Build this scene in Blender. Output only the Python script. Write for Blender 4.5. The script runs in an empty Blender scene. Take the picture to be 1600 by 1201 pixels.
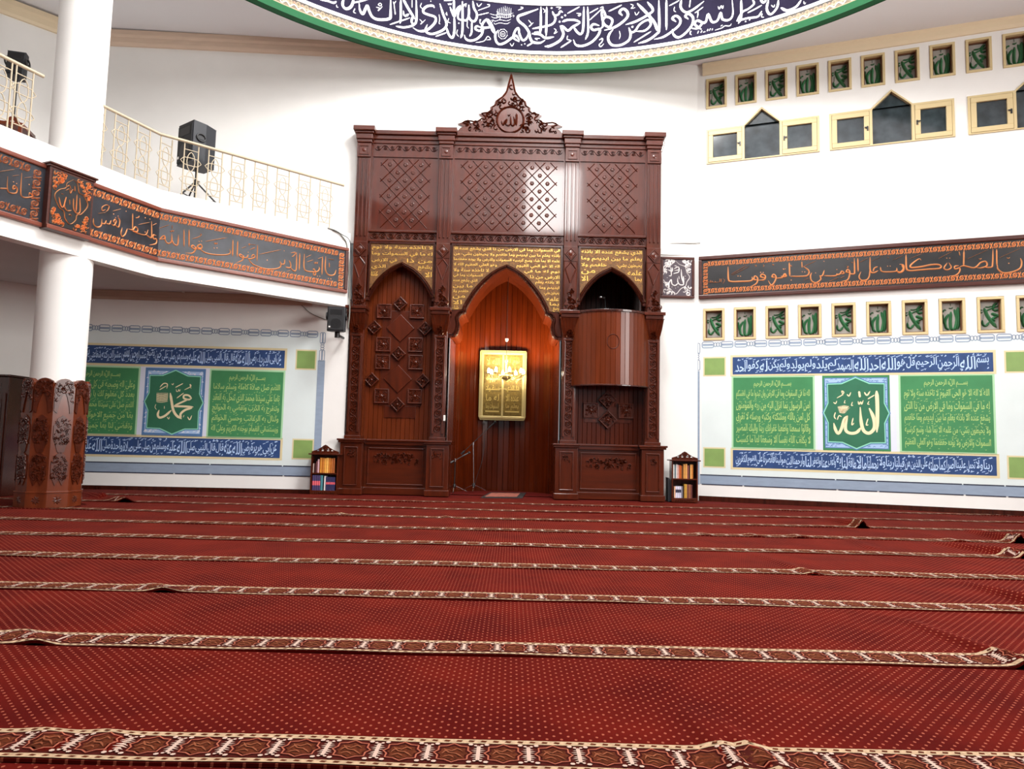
import bpy, math, random, unicodedata
from mathutils import Vector, Matrix, geometry
S = bpy.context.scene
COL = S.collection
V3 = Vector
PI = math.pi

# ---------------------------------------------------------------- camera
F = 1094.7; TH = 0.0823; PH = 0.02345; CX, CY = 800.0, 600.5
CAM = V3((0, 0, 1.0))
_r0 = V3((1, 0, 0)); FW = V3((0, math.cos(TH), math.sin(TH))); _u0 = V3((0, -math.sin(TH), math.cos(TH)))
RT = _r0*math.cos(PH) + _u0*math.sin(PH)
UP = -_r0*math.sin(PH) + _u0*math.cos(PH)
cam_d = bpy.data.cameras.new('camera'); cam = bpy.data.objects.new('camera', cam_d); COL.objects.link(cam)
cam_d.sensor_width = 36; cam_d.lens = F*36/1600; cam_d.clip_start = .05; cam_d.clip_end = 100
cam.matrix_world = Matrix(((RT.x, UP.x, -FW.x, CAM.x), (RT.y, UP.y, -FW.y, CAM.y), (RT.z, UP.z, -FW.z, CAM.z), (0, 0, 0, 1)))
S.camera = cam

# ---------------------------------------------------------------- world, light, exposure
w = bpy.data.worlds.new('world'); S.world = w; w.use_nodes = True
bg = w.node_tree.nodes['Background']; bg.inputs[0].default_value = (.85, .93, 1, 1); bg.inputs[1].default_value = .4
S.view_settings.view_transform = 'Standard'; S.view_settings.look = 'None'
S.view_settings.exposure = 0.0; S.view_settings.gamma = 1.0; S.view_settings.use_curve_mapping = False

def area(name, loc, target, sx, sy, power, col=(1, 1, 1), shape='RECTANGLE'):
    d = bpy.data.lights.new(name, 'AREA'); d.shape = shape; d.size = sx; d.size_y = sy; d.energy = power; d.color = col
    o = bpy.data.objects.new(name, d); COL.objects.link(o); o.location = loc
    o.rotation_euler = (V3(target)-V3(loc)).to_track_quat('-Z', 'Y').to_euler()
    return o
DC = (.445, 5.873); DR = 6.771                                       # the ring of the dome: centre and radius
area('dome_daylight', (DC[0], 7.0, 12.2), (DC[0], 7.0, 0), 9.5, 9.5, 760, (1, .99, .97), 'ELLIPSE')
area('drum_window_daylight', (1.35, -.1, 10.05), (1.0, 12, 5.6), 2.0, 2.3, 480, (1, .98, .96))
area('side_fill', (10.6, 1.5, 4.9), (-6, 4.0, 2.6), 5.8, 4.6, 1500, (1, .98, .95))  # unseen side source, added as fill for the left wall and mural
area('entrance_daylight', (0.5, -13.6, 2.6), (0, 6, 2.0), 10, 3.6, 30, (1, .98, .95))
_pd = bpy.data.lights.new('upper_wall_fill', 'POINT'); _pd.energy = 1800; _pd.color = (1, .985, .96); _pd.shadow_soft_size = .8
_po = bpy.data.objects.new('upper_wall_fill', _pd); COL.objects.link(_po); _po.location = (1.0, 8.2, 10.2)  # added point light without a fixture, brightens the upper walls

# ---------------------------------------------------------------- materials
def lin(c):
    c = c/255.0
    return c/12.92 if c <= .04045 else ((c+.055)/1.055)**2.4
def rgb(r, g, b): return (lin(r), lin(g), lin(b), 1)
def mat(name, col, rough=.5, metal=0, spec=.5, vary=0, scale=(6, 6, 6), coat=0, emis=0, ecol=None, bump=0, bscale=60, sheen=0):
    m = bpy.data.materials.new(name); m.use_nodes = True
    nt = m.node_tree; p = nt.nodes['Principled BSDF']
    p.inputs['Base Color'].default_value = col; p.inputs['Roughness'].default_value = rough
    p.inputs['Metallic'].default_value = metal; p.inputs['Specular IOR Level'].default_value = spec
    p.inputs['Coat Weight'].default_value = coat; p.inputs['Coat Roughness'].default_value = .07
    if sheen: p.inputs['Sheen Weight'].default_value = sheen
    if emis:
        p.inputs['Emission Color'].default_value = ecol or col; p.inputs['Emission Strength'].default_value = emis
    tc = nt.nodes.new('ShaderNodeTexCoord')
    if vary:
        mp = nt.nodes.new('ShaderNodeMapping'); mp.inputs['Scale'].default_value = scale
        nz = nt.nodes.new('ShaderNodeTexNoise'); nz.inputs['Scale'].default_value = 1; nz.inputs['Detail'].default_value = 5
        rp = nt.nodes.new('ShaderNodeValToRGB')
        a = tuple(max(0, c*(1-vary)) for c in col[:3])+(1,); b = tuple(min(1, c*(1+vary)) for c in col[:3])+(1,)
        rp.color_ramp.elements[0].color = a; rp.color_ramp.elements[1].color = b
        rp.color_ramp.elements[0].position = .3; rp.color_ramp.elements[1].position = .7
        nt.links.new(tc.outputs['Object'], mp.inputs[0]); nt.links.new(mp.outputs[0], nz.inputs['Vector'])
        nt.links.new(nz.outputs['Fac'], rp.inputs[0]); nt.links.new(rp.outputs[0], p.inputs['Base Color'])
    if bump:
        n2 = nt.nodes.new('ShaderNodeTexNoise'); n2.inputs['Scale'].default_value = bscale; n2.inputs['Detail'].default_value = 3
        bp = nt.nodes.new('ShaderNodeBump'); bp.inputs['Strength'].default_value = bump; bp.inputs['Distance'].default_value = .01
        nt.links.new(tc.outputs['Object'], n2.inputs['Vector']); nt.links.new(n2.outputs['Fac'], bp.inputs['Height'])
        nt.links.new(bp.outputs[0], p.inputs['Normal'])
    return m
M = {}
M['white'] = mat('white_wall_paint', (.83, .82, .79, 1), .6, spec=.25, vary=.02, scale=(2, 2, 2))
M['ceil'] = mat('white_ceiling_paint', (.80, .80, .82, 1), .7, spec=.2)
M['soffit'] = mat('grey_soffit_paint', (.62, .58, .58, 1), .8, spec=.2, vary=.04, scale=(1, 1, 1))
M['cream'] = mat('cream_paint', rgb(226, 208, 176), .5, spec=.3)
M['creamwood'] = mat('cream_window_paint', rgb(206, 186, 140), .45, spec=.4)
M['beam'] = mat('dusty_beige_paint', rgb(176, 150, 132), .7, vary=.08, scale=(3, 3, 30))
M['wood'] = mat('mahogany', (.066, .0092, .0016, 1), .34, coat=.6, spec=.25, vary=.3, scale=(14, 14, 1.6))
M['woodh'] = mat('mahogany_cross_grain', (.066, .0092, .0016, 1), .34, coat=.6, spec=.25, vary=.3, scale=(1.6, 14, 14))
M['dkwood'] = mat('dark_mahogany', (.042, .008, .004, 1), .22, spec=.5, vary=.35, scale=(16, 16, 1.6))
M['carve'] = mat('carved_mahogany', (.062, .0088, .0016, 1), .28, spec=.5, vary=.3, scale=(20, 20, 20))
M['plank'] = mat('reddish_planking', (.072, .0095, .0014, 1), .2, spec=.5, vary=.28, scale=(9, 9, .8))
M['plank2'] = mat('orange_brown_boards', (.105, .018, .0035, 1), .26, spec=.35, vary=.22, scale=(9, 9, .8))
M['gold'] = mat('gilded_board', (.13, .052, .008, 1), .42, metal=.25, spec=.5, vary=.5, scale=(30, 30, 30), bump=.7, bscale=70)
M['goldtext'] = mat('gilded_lettering', (.85, .52, .12, 1), .3, metal=.6)
M['brass'] = mat('polished_brass_relief', (.17, .115, .022, 1), .36, metal=.5, vary=.35, scale=(25, 25, 25), bump=.4, bscale=45)
M['brasshi'] = mat('bright_brass_embossing', (.55, .42, .13, 1), .3, metal=.6)
M['palebrass'] = mat('pale_brass_frame', (.52, .42, .18, 1), .3, metal=.5)
M['copper'] = mat('copper_paint', (.80, .33, .13, 1), .35, metal=.35)
M['copperd'] = mat('dull_copper_paint', (.45, .17, .08, 1), .4, metal=.3)
M['black'] = mat('black_slate_board', (.011, .010, .011, 1), .35, vary=.4, scale=(5, 5, 5))
M['blackb'] = mat('blue_black_slate_board', (.018, .019, .026, 1), .32, vary=.5, scale=(6, 6, 6))
M['bwood'] = mat('reddish_frame_wood', (.17, .042, .024, 1), .3, vary=.25, scale=(4, 4, 30))
M['bwood2'] = mat('brown_frame_wood', (.062, .016, .011, 1), .3, vary=.25, scale=(4, 4, 30))
M['bclad'] = mat('reddish_brown_panel', (.12, .024, .008, 1), .2, vary=.25, scale=(10, 10, 1.2))
M['vbrown'] = mat('brown_vent_frame', rgb(96, 58, 28), .5)
M['rugblack'] = mat('black_rug_edge', (.012, .010, .010, 1), .8)
M['rugred'] = mat('dusty_red_rug', (.30, .09, .06, 1), .9, vary=.5, scale=(14, 14, 14))
M['beam2'] = mat('warm_beige_cornice_paint', rgb(216, 192, 170), .6, vary=.05, scale=(3, 3, 20))
M['silver'] = mat('silver_white_lettering', (.78, .74, .72, 1), .4)
M['plum'] = mat('plum_slate_board', (.06, .042, .055, 1), .4)
M['navy'] = mat('night_blue_paint', (.014, .0115, .026, 1), .8, vary=.3, scale=(1.1, 1.1, 1.1), spec=.05)
M['pwhite'] = mat('white_lettering_paint', (.88, .88, .90, 1), .5, spec=.2)
M['green'] = mat('green_rim_paint', rgb(26, 88, 52), .6, spec=.15)
M['ochre'] = mat('ochre_paint', (.15, .09, .022, 1), .5)
M['brownp'] = mat('brown_paint', (.035, .018, .006, 1), .5)
M['pinkp'] = mat('pink_ochre_paint', (.24, .09, .035, 1), .5)
M['ivory'] = mat('ivory_paint', (.25, .19, .105, 1), .5)
M['mural'] = mat('pale_mint_mural_ground', rgb(216, 227, 226), .55, spec=.3, vary=.03, scale=(2, 2, 2))
M['mblue'] = mat('ultramarine_mural_paint', rgb(46, 72, 120), .5, spec=.3, vary=.12, scale=(8, 8, 8))
M['msky'] = mat('sky_blue_mural_lettering', rgb(186, 212, 246), .5)
M['mgreen'] = mat('leaf_green_mural_paint', rgb(66, 134, 86), .5, spec=.3, vary=.08, scale=(4, 4, 4))
M['mlime'] = mat('lime_mural_lettering', rgb(172, 204, 122), .5)
M['mmint'] = mat('mint_mural_border', rgb(168, 214, 168), .5)
M['mbeige'] = mat('beige_mural_border', rgb(216, 203, 160), .5)
M['mdeep'] = mat('deep_green_mural_paint', rgb(52, 112, 84), .5, spec=.3, vary=.06, scale=(4, 4, 4))
M['mcream'] = mat('cream_mural_lettering', rgb(243, 226, 184), .5)
M['mteal'] = mat('mint_line_paint', rgb(140, 214, 186), .5)
M['mmid'] = mat('mid_blue_mural_paint', rgb(84, 124, 172), .5)
M['mlight'] = mat('light_blue_mural_paint', rgb(164, 194, 230), .5)
M['molive'] = mat('olive_green_mural_paint', rgb(128, 158, 88), .5, vary=.06, scale=(6, 6, 6))
M['mgrey'] = mat('blue_grey_mural_paint', rgb(142, 158, 178), .5, vary=.06, scale=(6, 6, 20))
M['mink'] = mat('ink_line_paint', rgb(40, 46, 66), .5)
M['mlav'] = mat('pale_lavender_mural_paint', rgb(216, 222, 238), .5)
M['carpet'] = None
M['cpink'] = mat('pink_carpet_pile', (.30, .085, .05, 1), .95, spec=.05)
M['ccream'] = mat('cream_carpet_pile', (.37, .25, .155, 1), .95, spec=.05, vary=.25, scale=(60, 60, 60))
M['cwhite'] = mat('ivory_carpet_pile', (.44, .31, .25, 1), .95, spec=.05)
M['cbrown'] = mat('brown_carpet_pile', (.075, .016, .006, 1), .95, spec=.05, vary=.5, scale=(90, 90, 90))
M['ctan'] = mat('tan_carpet_pile', (.20, .06, .028, 1), .95, spec=.05)
M['cdark'] = mat('dark_carpet_pile', (.048, .006, .004, 1), .95, spec=.05)
M['floor'] = mat('red_floor_covering', (.09, .006, .004, 1), .9, spec=.1)
M['spk'] = mat('black_speaker_plastic', (.014, .016, .021, 1), .5)
M['spkg'] = mat('black_speaker_grille', (.008, .009, .011, 1), .6, bump=.6, bscale=300)
M['metalb'] = mat('black_metal', (.012, .012, .013, 1), .35)
M['chrome'] = mat('bright_metal', (.75, .75, .76, 1), .2, metal=1)
M['glassd'] = mat('dusty_dark_glass', (.030, .040, .046, 1), .12, spec=.6, vary=.5, scale=(5, 5, 5))
M['mesh'] = mat('grey_vent_backing', (.30, .28, .25, 1), .7, vary=.12, scale=(8, 8, 8))
M['vgreen'] = mat('green_fretwork_paint', rgb(48, 104, 66), .4)
M['bulb'] = mat('lit_bulb', (1, .9, .7, 1), .4, emis=160, ecol=(1, .84, .58, 1))
M['cable'] = mat('grey_cable_sheath', rgb(120, 120, 112), .5)
M['rail'] = mat('ivory_railing_paint', (.47, .39, .27, 1), .4)
M['plastic'] = mat('white_plastic', (.8, .78, .74, 1), .4)

# carpet field: staggered pale dots woven into red pile
def carpet_material():
    m = bpy.data.materials.new('red_dotted_carpet'); m.use_nodes = True
    nt = m.node_tree; p = nt.nodes['Principled BSDF']; N = nt.nodes.new; L = nt.links.new
    tc = N('ShaderNodeTexCoord'); sep = N('ShaderNodeSeparateXYZ'); L(tc.outputs['Object'], sep.inputs[0])
    def mth(op, a, b=None):
        n = N('ShaderNodeMath'); n.operation = op
        for i, x in enumerate((a, b)):
            if x is None: continue
            if isinstance(x, (int, float)): n.inputs[i].default_value = x
            else: L(x, n.inputs[i])
        return n.outputs[0]
    DX, DY = .0485, .025
    row = mth('DIVIDE', sep.outputs[1], DY/1.0)
    rf = mth('FLOOR', row)
    par = mth('MULTIPLY', mth('MODULO', mth('ABSOLUTE', rf), 2), .5)
    u = mth('SUBTRACT', mth('FRACT', mth('ADD', mth('DIVIDE', sep.outputs[0], DX), par)), .5)
    v = mth('SUBTRACT', mth('FRACT', row), .5)
    du = mth('MULTIPLY', u, DX); dv = mth('MULTIPLY', v, DY)
    d = mth('SQRT', mth('ADD', mth('MULTIPLY', du, du), mth('MULTIPLY', mth('MULTIPLY', dv, dv), .55)))
    dot = mth('LESS_THAN', d, .0048)
    nz = N('ShaderNodeTexNoise'); nz.inputs['Scale'].default_value = 2.2; nz.inputs['Detail'].default_value = 6; L(tc.outputs['Object'], nz.inputs['Vector'])
    rp = N('ShaderNodeValToRGB'); L(nz.outputs['Fac'], rp.inputs[0])
    rp.color_ramp.elements[0].position = .35; rp.color_ramp.elements[0].color = (.050, .0007, .0002, 1)
    rp.color_ramp.elements[1].position = .68; rp.color_ramp.elements[1].color = (.086, .0036, .0013, 1)
    mx = N('ShaderNodeMixRGB'); L(dot, mx.inputs[0]); L(rp.outputs[0], mx.inputs[1]); mx.inputs[2].default_value = (.25, .062, .036, 1)
    L(mx.outputs[0], p.inputs['Base Color']); p.inputs['Roughness'].default_value = .95
    p.inputs['Specular IOR Level'].default_value = .03
    p.inputs['Sheen Weight'].default_value = .035; p.inputs['Sheen Roughness'].default_value = .5; p.inputs['Sheen Tint'].default_value = (1, .35, .3, 1)
    return m
M['carpet'] = carpet_material()

# ---------------------------------------------------------------- projection helpers
def ray(px, py): return FW + RT*((px-CX)/F) + UP*((CY-py)/F)
def at_y(px, py, Y): d = ray(px, py); return CAM + d*(Y/d.y)
def at_z(px, py, Z): d = ray(px, py); return CAM + d*((Z-1)/d.z)

# frames: f(u, v, w) with u along, v up, w out of the surface; inv(px, py) gives (u, v)
class Plane:
    def __init__(s, o, t):
        s.o = V3((o[0], o[1], 0)); s.t = V3((t[0], t[1], 0)).normalized(); s.n = V3((s.t.y, -s.t.x, 0))
    def __call__(s, u, v, w=0): return s.o + s.t*u + s.n*w + V3((0, 0, v))
    def inv(s, px, py, w=0):
        d = ray(px, py); k = ((s.o + s.n*w - CAM).dot(s.n))/d.dot(s.n); P = CAM + d*k
        return ((P-s.o).dot(s.t), P.z)
class Cyl:
    K = .955                                                       # the ring hangs a little nearer, clear of the walls
    def __init__(s, c, R): s.c = c; s.R = R
    def __call__(s, u, v, w=0):
        a = u/s.R; r = s.R-w; P = V3((s.c[0]+r*math.sin(a), s.c[1]+r*math.cos(a), v)); return CAM+(P-CAM)*s.K
    def inv(s, px, py, w=0):
        d = ray(px, py); a = d.x*d.x+d.y*d.y; b = -2*(d.x*s.c[0]+d.y*s.c[1]); c = s.c[0]**2+s.c[1]**2-(s.R-w)**2
        k = (-b+math.sqrt(max(0, b*b-4*a*c)))/(2*a); P = CAM+d*k
        return (s.R*math.atan2(P.x-s.c[0], P.y-s.c[1]), P.z)
class Local:                                                       # u, v, w straight into local x, z, -y
    def __call__(s, u, v, w=0): return V3((u, -w, v))

XC = -.15
def wall_plane(b, sign, d):
    n = V3((sign*math.sin(b), math.cos(b), 0)); t = (n.y, -n.x)
    return Plane((n.x*d, n.y*d), t)
WL = wall_plane(.0459, -1, 12.8)
WLU = wall_plane(.0459, -1, 12.975)                                # upper part of the left wall, set back above the balcony
WR = wall_plane(.3546, 1, 13.55)
def MF(Y): return Plane((XC, Y), (1, 0))
WB = Plane((0, 13.15), (1, 0))
V0 = V3((-6.35, 8.25, 0)); V1 = V3((-5.45, 10.45, 0)); V2 = V3((-3.03, 12.5, 0))
SA = Plane(V0, V1-V0); SB = Plane(V1, V2-V1)
LA = (V1-V0).length; LB = (V2-V1).length

# ---------------------------------------------------------------- mesh builder
def catmull(pts, n=6, closed=False):
    P = [V3(p) if len(p) == 3 else V3((p[0], p[1], 0)) for p in pts]
    if len(P) < 3 and not closed: 
        return P
    out = []; N = len(P); rng = range(N) if closed else range(N-1)
    for i in rng:
        a = P[(i-1) % N] if closed or i > 0 else P[0]*2-P[1]
        b = P[i]; c = P[(i+1) % N]
        d = P[(i+2) % N] if closed or i+2 < N else P[-1]*2-P[-2]
        for k in range(n):
            t = k/n
            out.append(.5*((2*b)+(c-a)*t+(2*a-5*b+4*c-d)*t*t+(3*b-a-3*c+d)*t*t*t))
    if not closed: out.append(P[-1])
    return out

class MB:
    def __init__(s): s.v = []; s.f = []; s.m = []; s.sm = []
    def add(s, vs, fs, mi=0, smooth=False):
        o = len(s.v); s.v.extend(vs)
        for f in fs: s.f.append([o+i for i in f]); s.m.append(mi); s.sm.append(smooth)
    def box(s, fr, u0, u1, v0, v1, w0, w1, mi=0):
        vs = [fr(u, v, w) for w in (w0, w1) for v in (v0, v1) for u in (u0, u1)]
        s.add(vs, [(0, 2, 3, 1), (4, 5, 7, 6), (0, 1, 5, 4), (2, 6, 7, 3), (0, 4, 6, 2), (1, 3, 7, 5)], mi)
    def rect(s, fr, u0, u1, v0, v1, w, mi=0, n=1):
        for i in range(n):
            a = u0+(u1-u0)*i/n; b = u0+(u1-u0)*(i+1)/n
            s.add([fr(a, v0, w), fr(b, v0, w), fr(b, v1, w), fr(a, v1, w)], [(0, 1, 2, 3)], mi)
    def rframe(s, fr, u0, u1, v0, v1, t, w0, w1, mi=0):               # rectangular frame of width t
        s.box(fr, u0, u1, v0, v0+t, w0, w1, mi); s.box(fr, u0, u1, v1-t, v1, w0, w1, mi)
        s.box(fr, u0, u0+t, v0+t, v1-t, w0, w1, mi); s.box(fr, u1-t, u1, v0+t, v1-t, w0, w1, mi)
    def flat(s, fr, loops, w, mi=0, flip=False):
        if not isinstance(loops[0][0], (tuple, list, Vector)): loops = [loops]
        pts = [V3((p[0], p[1], 0)) for l in loops for p in l]
        tris = geometry.tessellate_polygon([[V3((p[0], p[1], 0)) for p in l] for l in loops])
        fs = []
        for a, b, c in tris:
            n = (pts[b]-pts[a]).cross(pts[c]-pts[a]).z
            fs.append((a, b, c) if (n > 0) != flip else (a, c, b))
        s.add([fr(p.x, p.y, w) for p in pts], fs, mi)
    def prism(s, fr, loops, w0, w1, mi=0, back=True):
        if not isinstance(loops[0][0], (tuple, list, Vector)): loops = [loops]
        s.flat(fr, loops, w1, mi)
        if back: s.flat(fr, loops, w0, mi, True)
        for k, l in enumerate(loops):
            A = sum(l[i][0]*l[(i+1) % len(l)][1]-l[(i+1) % len(l)][0]*l[i][1] for i in range(len(l)))
            ccw = (A > 0) == (k == 0); n = len(l)
            vs = [fr(p[0], p[1], w0) for p in l]+[fr(p[0], p[1], w1) for p in l]
            s.add(vs, [((i, (i+1) % n, n+(i+1) % n, n+i) if ccw else (n+i, n+(i+1) % n, (i+1) % n, i)) for i in range(n)], mi)
    def ribbon(s, fr, pts, wd, w=0, h=0, mi=0, closed=False, taper=True, ends=(.35, .25), smooth=True):
        # a brush stroke: flat when h is 0, with a raised ridge otherwise
        n = len(pts); vs = []; 
        for i in range(n):
            a = pts[(i-1) % n] if closed else pts[max(i-1, 0)]; b = pts[(i+1) % n] if closed else pts[min(i+1, n-1)]
            d = V3((b[0]-a[0], b[1]-a[1], 0)); L = d.length or 1e-9; nx, ny = -d.y/L, d.x/L
            k = 1.0
            if taper and not closed:
                t = i/(n-1) if n > 1 else .5
                k = min(1, ends[0]+t*6, ends[1]+(1-t)*5)
            x = wd[i] if isinstance(wd, (list, tuple)) else wd
            hw = x*.5*k
            p = pts[i]
            if h: vs += [fr(p[0]+nx*hw, p[1]+ny*hw, w), fr(p[0], p[1], w+h*k), fr(p[0]-nx*hw, p[1]-ny*hw, w)]
            else: vs += [fr(p[0]+nx*hw, p[1]+ny*hw, w), fr(p[0]-nx*hw, p[1]-ny*hw, w)]
        c = 3 if h else 2; fs = []
        for i in range(n if closed else n-1):
            j = (i+1) % n
            for q in range(c-1): fs.append((c*i+q, c*i+q+1, c*j+q+1, c*j+q))
        s.add(vs, fs, mi, False)
    def disc(s, fr, u, v, r, w=0, h=0, mi=0, n=10, asp=1.0, rot=0.0):
        vs = [fr(u+r*math.cos(2*PI*i/n+rot), v+asp*r*math.sin(2*PI*i/n+rot), w) for i in range(n)]+[fr(u, v, w+h)]
        s.add(vs, [(i, (i+1) % n, n) for i in range(n)], mi, h > 0)
    def tube(s, pts, r, n=8, mi=0, closed=False, cap=True, smooth=True):
        P = [V3(p) for p in pts]; N = len(P); vs = []; fs = []
        up = None
        for i in range(N):
            a = P[(i-1) % N] if closed else P[max(i-1, 0)]; b = P[(i+1) % N] if closed else P[min(i+1, N-1)]
            d = (b-a).normalized() if (b-a).length > 1e-9 else V3((0, 0, 1))
            if up is None: up = V3((0, 0, 1)) if abs(d.z) < .9 else V3((1, 0, 0))
            x = d.cross(up)
            if x.length < 1e-6: x = d.orthogonal()
            x.normalize(); y = x.cross(d).normalized(); up = y
            rr = r[i] if isinstance(r, (list, tuple)) else r
            vs += [P[i]+x*(rr*math.cos(2*PI*k/n))+y*(rr*math.sin(2*PI*k/n)) for k in range(n)]
        for i in range(N if closed else N-1):
            j = (i+1) % N
            for k in range(n): fs.append((n*i+k, n*j+k, n*j+(k+1) % n, n*i+(k+1) % n))
        s.add(vs, fs, mi, smooth)
        if cap and not closed:
            s.add(vs[:n], [tuple(range(n))], mi); s.add(vs[-n:], [tuple(reversed(range(n)))], mi)
    def lathe(s, c, prof, n=24, mi=0, a0=0, a1=2*PI, smooth=True):     # prof: (r, z) about the vertical through c
        full = abs(a1-a0-2*PI) < 1e-6; k = n if full else n+1
        vs = [V3((c[0]+r*math.cos(a0+(a1-a0)*i/n), c[1]+r*math.sin(a0+(a1-a0)*i/n), c[2]+z)) for r, z in prof for i in range(k)]
        fs = []
        for j in range(len(prof)-1):
            for i in range(n):
                q = (i+1) % k
                fs.append((j*k+i, j*k+q, (j+1)*k+q, (j+1)*k+i))
        s.add(vs, fs, mi, smooth)
    def sphere(s, c, r, n=10, mi=0, sz=1.0):
        s.lathe(c, [(max(1e-4, r*math.sin(PI*i/n)), -r*sz*math.cos(PI*i/n)) for i in range(n+1)], n*2 if n < 8 else 16, mi)

ORG = {}
def obj(name, mb, mats, parent=None, bev=0, kind=None, label=None, origin=None):
    if isinstance(mats, str): mats = [mats]
    me = bpy.data.meshes.new(name)
    og = ORG.get(parent.name, V3((0, 0, 0))) if parent else (V3(origin) if origin is not None else V3((0, 0, 0)))
    me.from_pydata([tuple(V3(v)-og) for v in mb.v], [], mb.f)
    for k in mats: me.materials.append(M[k])
    me.polygons.foreach_set('material_index', mb.m); me.polygons.foreach_set('use_smooth', mb.sm)
    me.update()
    o = bpy.data.objects.new(name, me); COL.objects.link(o)
    if parent: o.parent = parent; ORG[o.name] = og
    else: o.location = og; ORG[o.name] = og
    if bev:
        b = o.modifiers.new('bevel', 'BEVEL'); b.width = bev; b.segments = 2; b.limit_method = 'ANGLE'; b.angle_limit = .7
    if kind: o['kind'] = kind
    if label: o['label'] = label
    return o
def thing(name, label, cat, loc=(0, 0, 0), group=None):
    o = bpy.data.objects.new(name, None); COL.objects.link(o); o.location = loc; o.empty_display_size = .1
    ORG[o.name] = V3(loc); o['label'] = label; o['category'] = cat
    if group: o['group'] = group
    return o
def tag(o, label, cat, group=None):
    o['label'] = label; o['category'] = cat
    if group: o['group'] = group
    return o
def copy_tree(o, parent=None):
    c = o.copy(); COL.objects.link(c)
    if parent: c.parent = parent
    for ch in list(o.children): copy_tree(ch, c)
    return c

# ---------------------------------------------------------------- Arabic lettering
FORMS = {}
for cp in list(range(0xFE80, 0xFEFD))+[0xFB90, 0xFB91]:
    d = unicodedata.decomposition(chr(cp)).split()
    if len(d) >= 2 and d[0].startswith('<'):
        FORMS.setdefault(''.join(chr(int(x, 16)) for x in d[1:]), {})[d[0][1:-1]] = chr(cp)
TAT = '\u0640'
def shape(t):
    out = []; i = 0; L = []
    while i < len(t):
        if t[i:i+2] in FORMS and len(t[i:i+2]) == 2: L.append(t[i:i+2]); i += 2
        else: L.append(t[i]); i += 1
    def dual(c): return c == TAT or 'initial' in FORMS.get(c, {})
    def joins(c): return c == TAT or 'final' in FORMS.get(c, {})
    for k, c in enumerate(L):
        if c == TAT: out.append(c); continue
        f = FORMS.get(c)
        if not f: out.append(c); continue
        pr = k > 0 and dual(L[k-1]) and joins(c); nx = k+1 < len(L) and dual(c) and joins(L[k+1])
        key = 'medial' if pr and nx else 'final' if pr else 'initial' if nx else 'isolated'
        out.append(f.get(key) or f.get('isolated') or c)
    return ''.join(reversed(out))
_tc = bpy.data.curves.new('lettering_source', 'FONT'); _tc.resolution_u = 2; _tc.offset = .011
_to = bpy.data.objects.new('lettering_source', _tc); COL.objects.link(_to)
_cache = {}
def text_mesh(t):
    if t not in _cache:
        _tc.body = shape(t); bpy.context.view_layer.update()
        e = _to.evaluated_get(bpy.context.evaluated_depsgraph_get()); m = e.to_mesh()
        vs = [(v.co.x, v.co.y) for v in m.vertices]; fs = [tuple(p.vertices) for p in m.polygons]
        e.to_mesh_clear(); _cache[t] = (vs, fs)
    return _cache[t]
def put_text(mb, fr, t, u0, u1, v0, v1, w, mi=0, keep=False):
    vs, fs = text_mesh(t)
    if not vs: return
    x0 = min(v[0] for v in vs); x1 = max(v[0] for v in vs); y0 = min(v[1] for v in vs); y1 = max(v[1] for v in vs)
    sx = (u1-u0)/(x1-x0); sy = (v1-v0)/(y1-y0)
    mb.add([fr(u0+(x-x0)*sx, v0+(y-y0)*sy, w) for x, y in vs], fs, mi)
def vowel_marks(mb, fr, u0, u1, v0, v1, w, n, seed, sz, mi=0):
    R = random.Random(seed)
    for i in range(n):
        u = u0+(u1-u0)*(i+R.random())/n; v = (v1-R.random()*(v1-v0)*.18) if R.random() < .62 else (v0+R.random()*(v1-v0)*.14)
        k = R.random()
        if k < .5: P = [(u-sz, v-sz*.35), (u+sz, v+sz*.35)]
        elif k < .75: P = [(u-sz*.6, v+sz*.6), (u, v-sz*.4), (u+sz*.6, v+sz*.7)]
        else: P = catmull([(u-sz*.7, v-sz*.5), (u+sz*.3, v), (u+sz*.2, v+sz*.6), (u-sz*.3, v+sz*.2)], 3)
        mb.ribbon(fr, P, sz*.42, w, 0, mi, taper=False)

# strokes written down from the lettering: (width, [(x, y), ...]) in a sketch's own units, placed through fr.inv
def strokes(mb, fr, data, ox, oy, sc, w=.003, h=0, mi=0, wk=1.0, n=5, lim=None):
    for wd, P in data:
        px = [(ox+x/sc, oy+y/sc) for x, y in P]
        fx = fr
        if isinstance(fr, (list, tuple)):                          # several faces: pick by lim
            fx = fr[0] if sum(p[0] for p in px)/len(px) < lim else fr[1]
        uv = [fx.inv(*p, w) for p in px]
        k = 1.0
        a = fx.inv(px[0][0]-.5, px[0][1], w); b = fx.inv(px[0][0]+.5, px[0][1], w)
        a2 = fx.inv(px[0][0], px[0][1]-.5, w); b2 = fx.inv(px[0][0], px[0][1]+.5, w)
        m = .5*(math.hypot(a[0]-b[0], a[1]-b[1])+math.hypot(a2[0]-b2[0], a2[1]-b2[1]))
        if len(P) == 1:
            r = wd/sc*m*.55*wk; u, v = uv[0]
            mb.disc(fx, u, v, r, w, h, mi, 4, 1, .3); continue
        cc = catmull(uv, n)
        if len(cc) == 2: cc = [cc[0], cc[0].lerp(cc[1], .15), cc[0].lerp(cc[1], .5), cc[0].lerp(cc[1], .85), cc[1]]
        mb.ribbon(fx, [(p.x, p.y) for p in cc], wd/sc*m*wk, w, h, mi)

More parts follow.
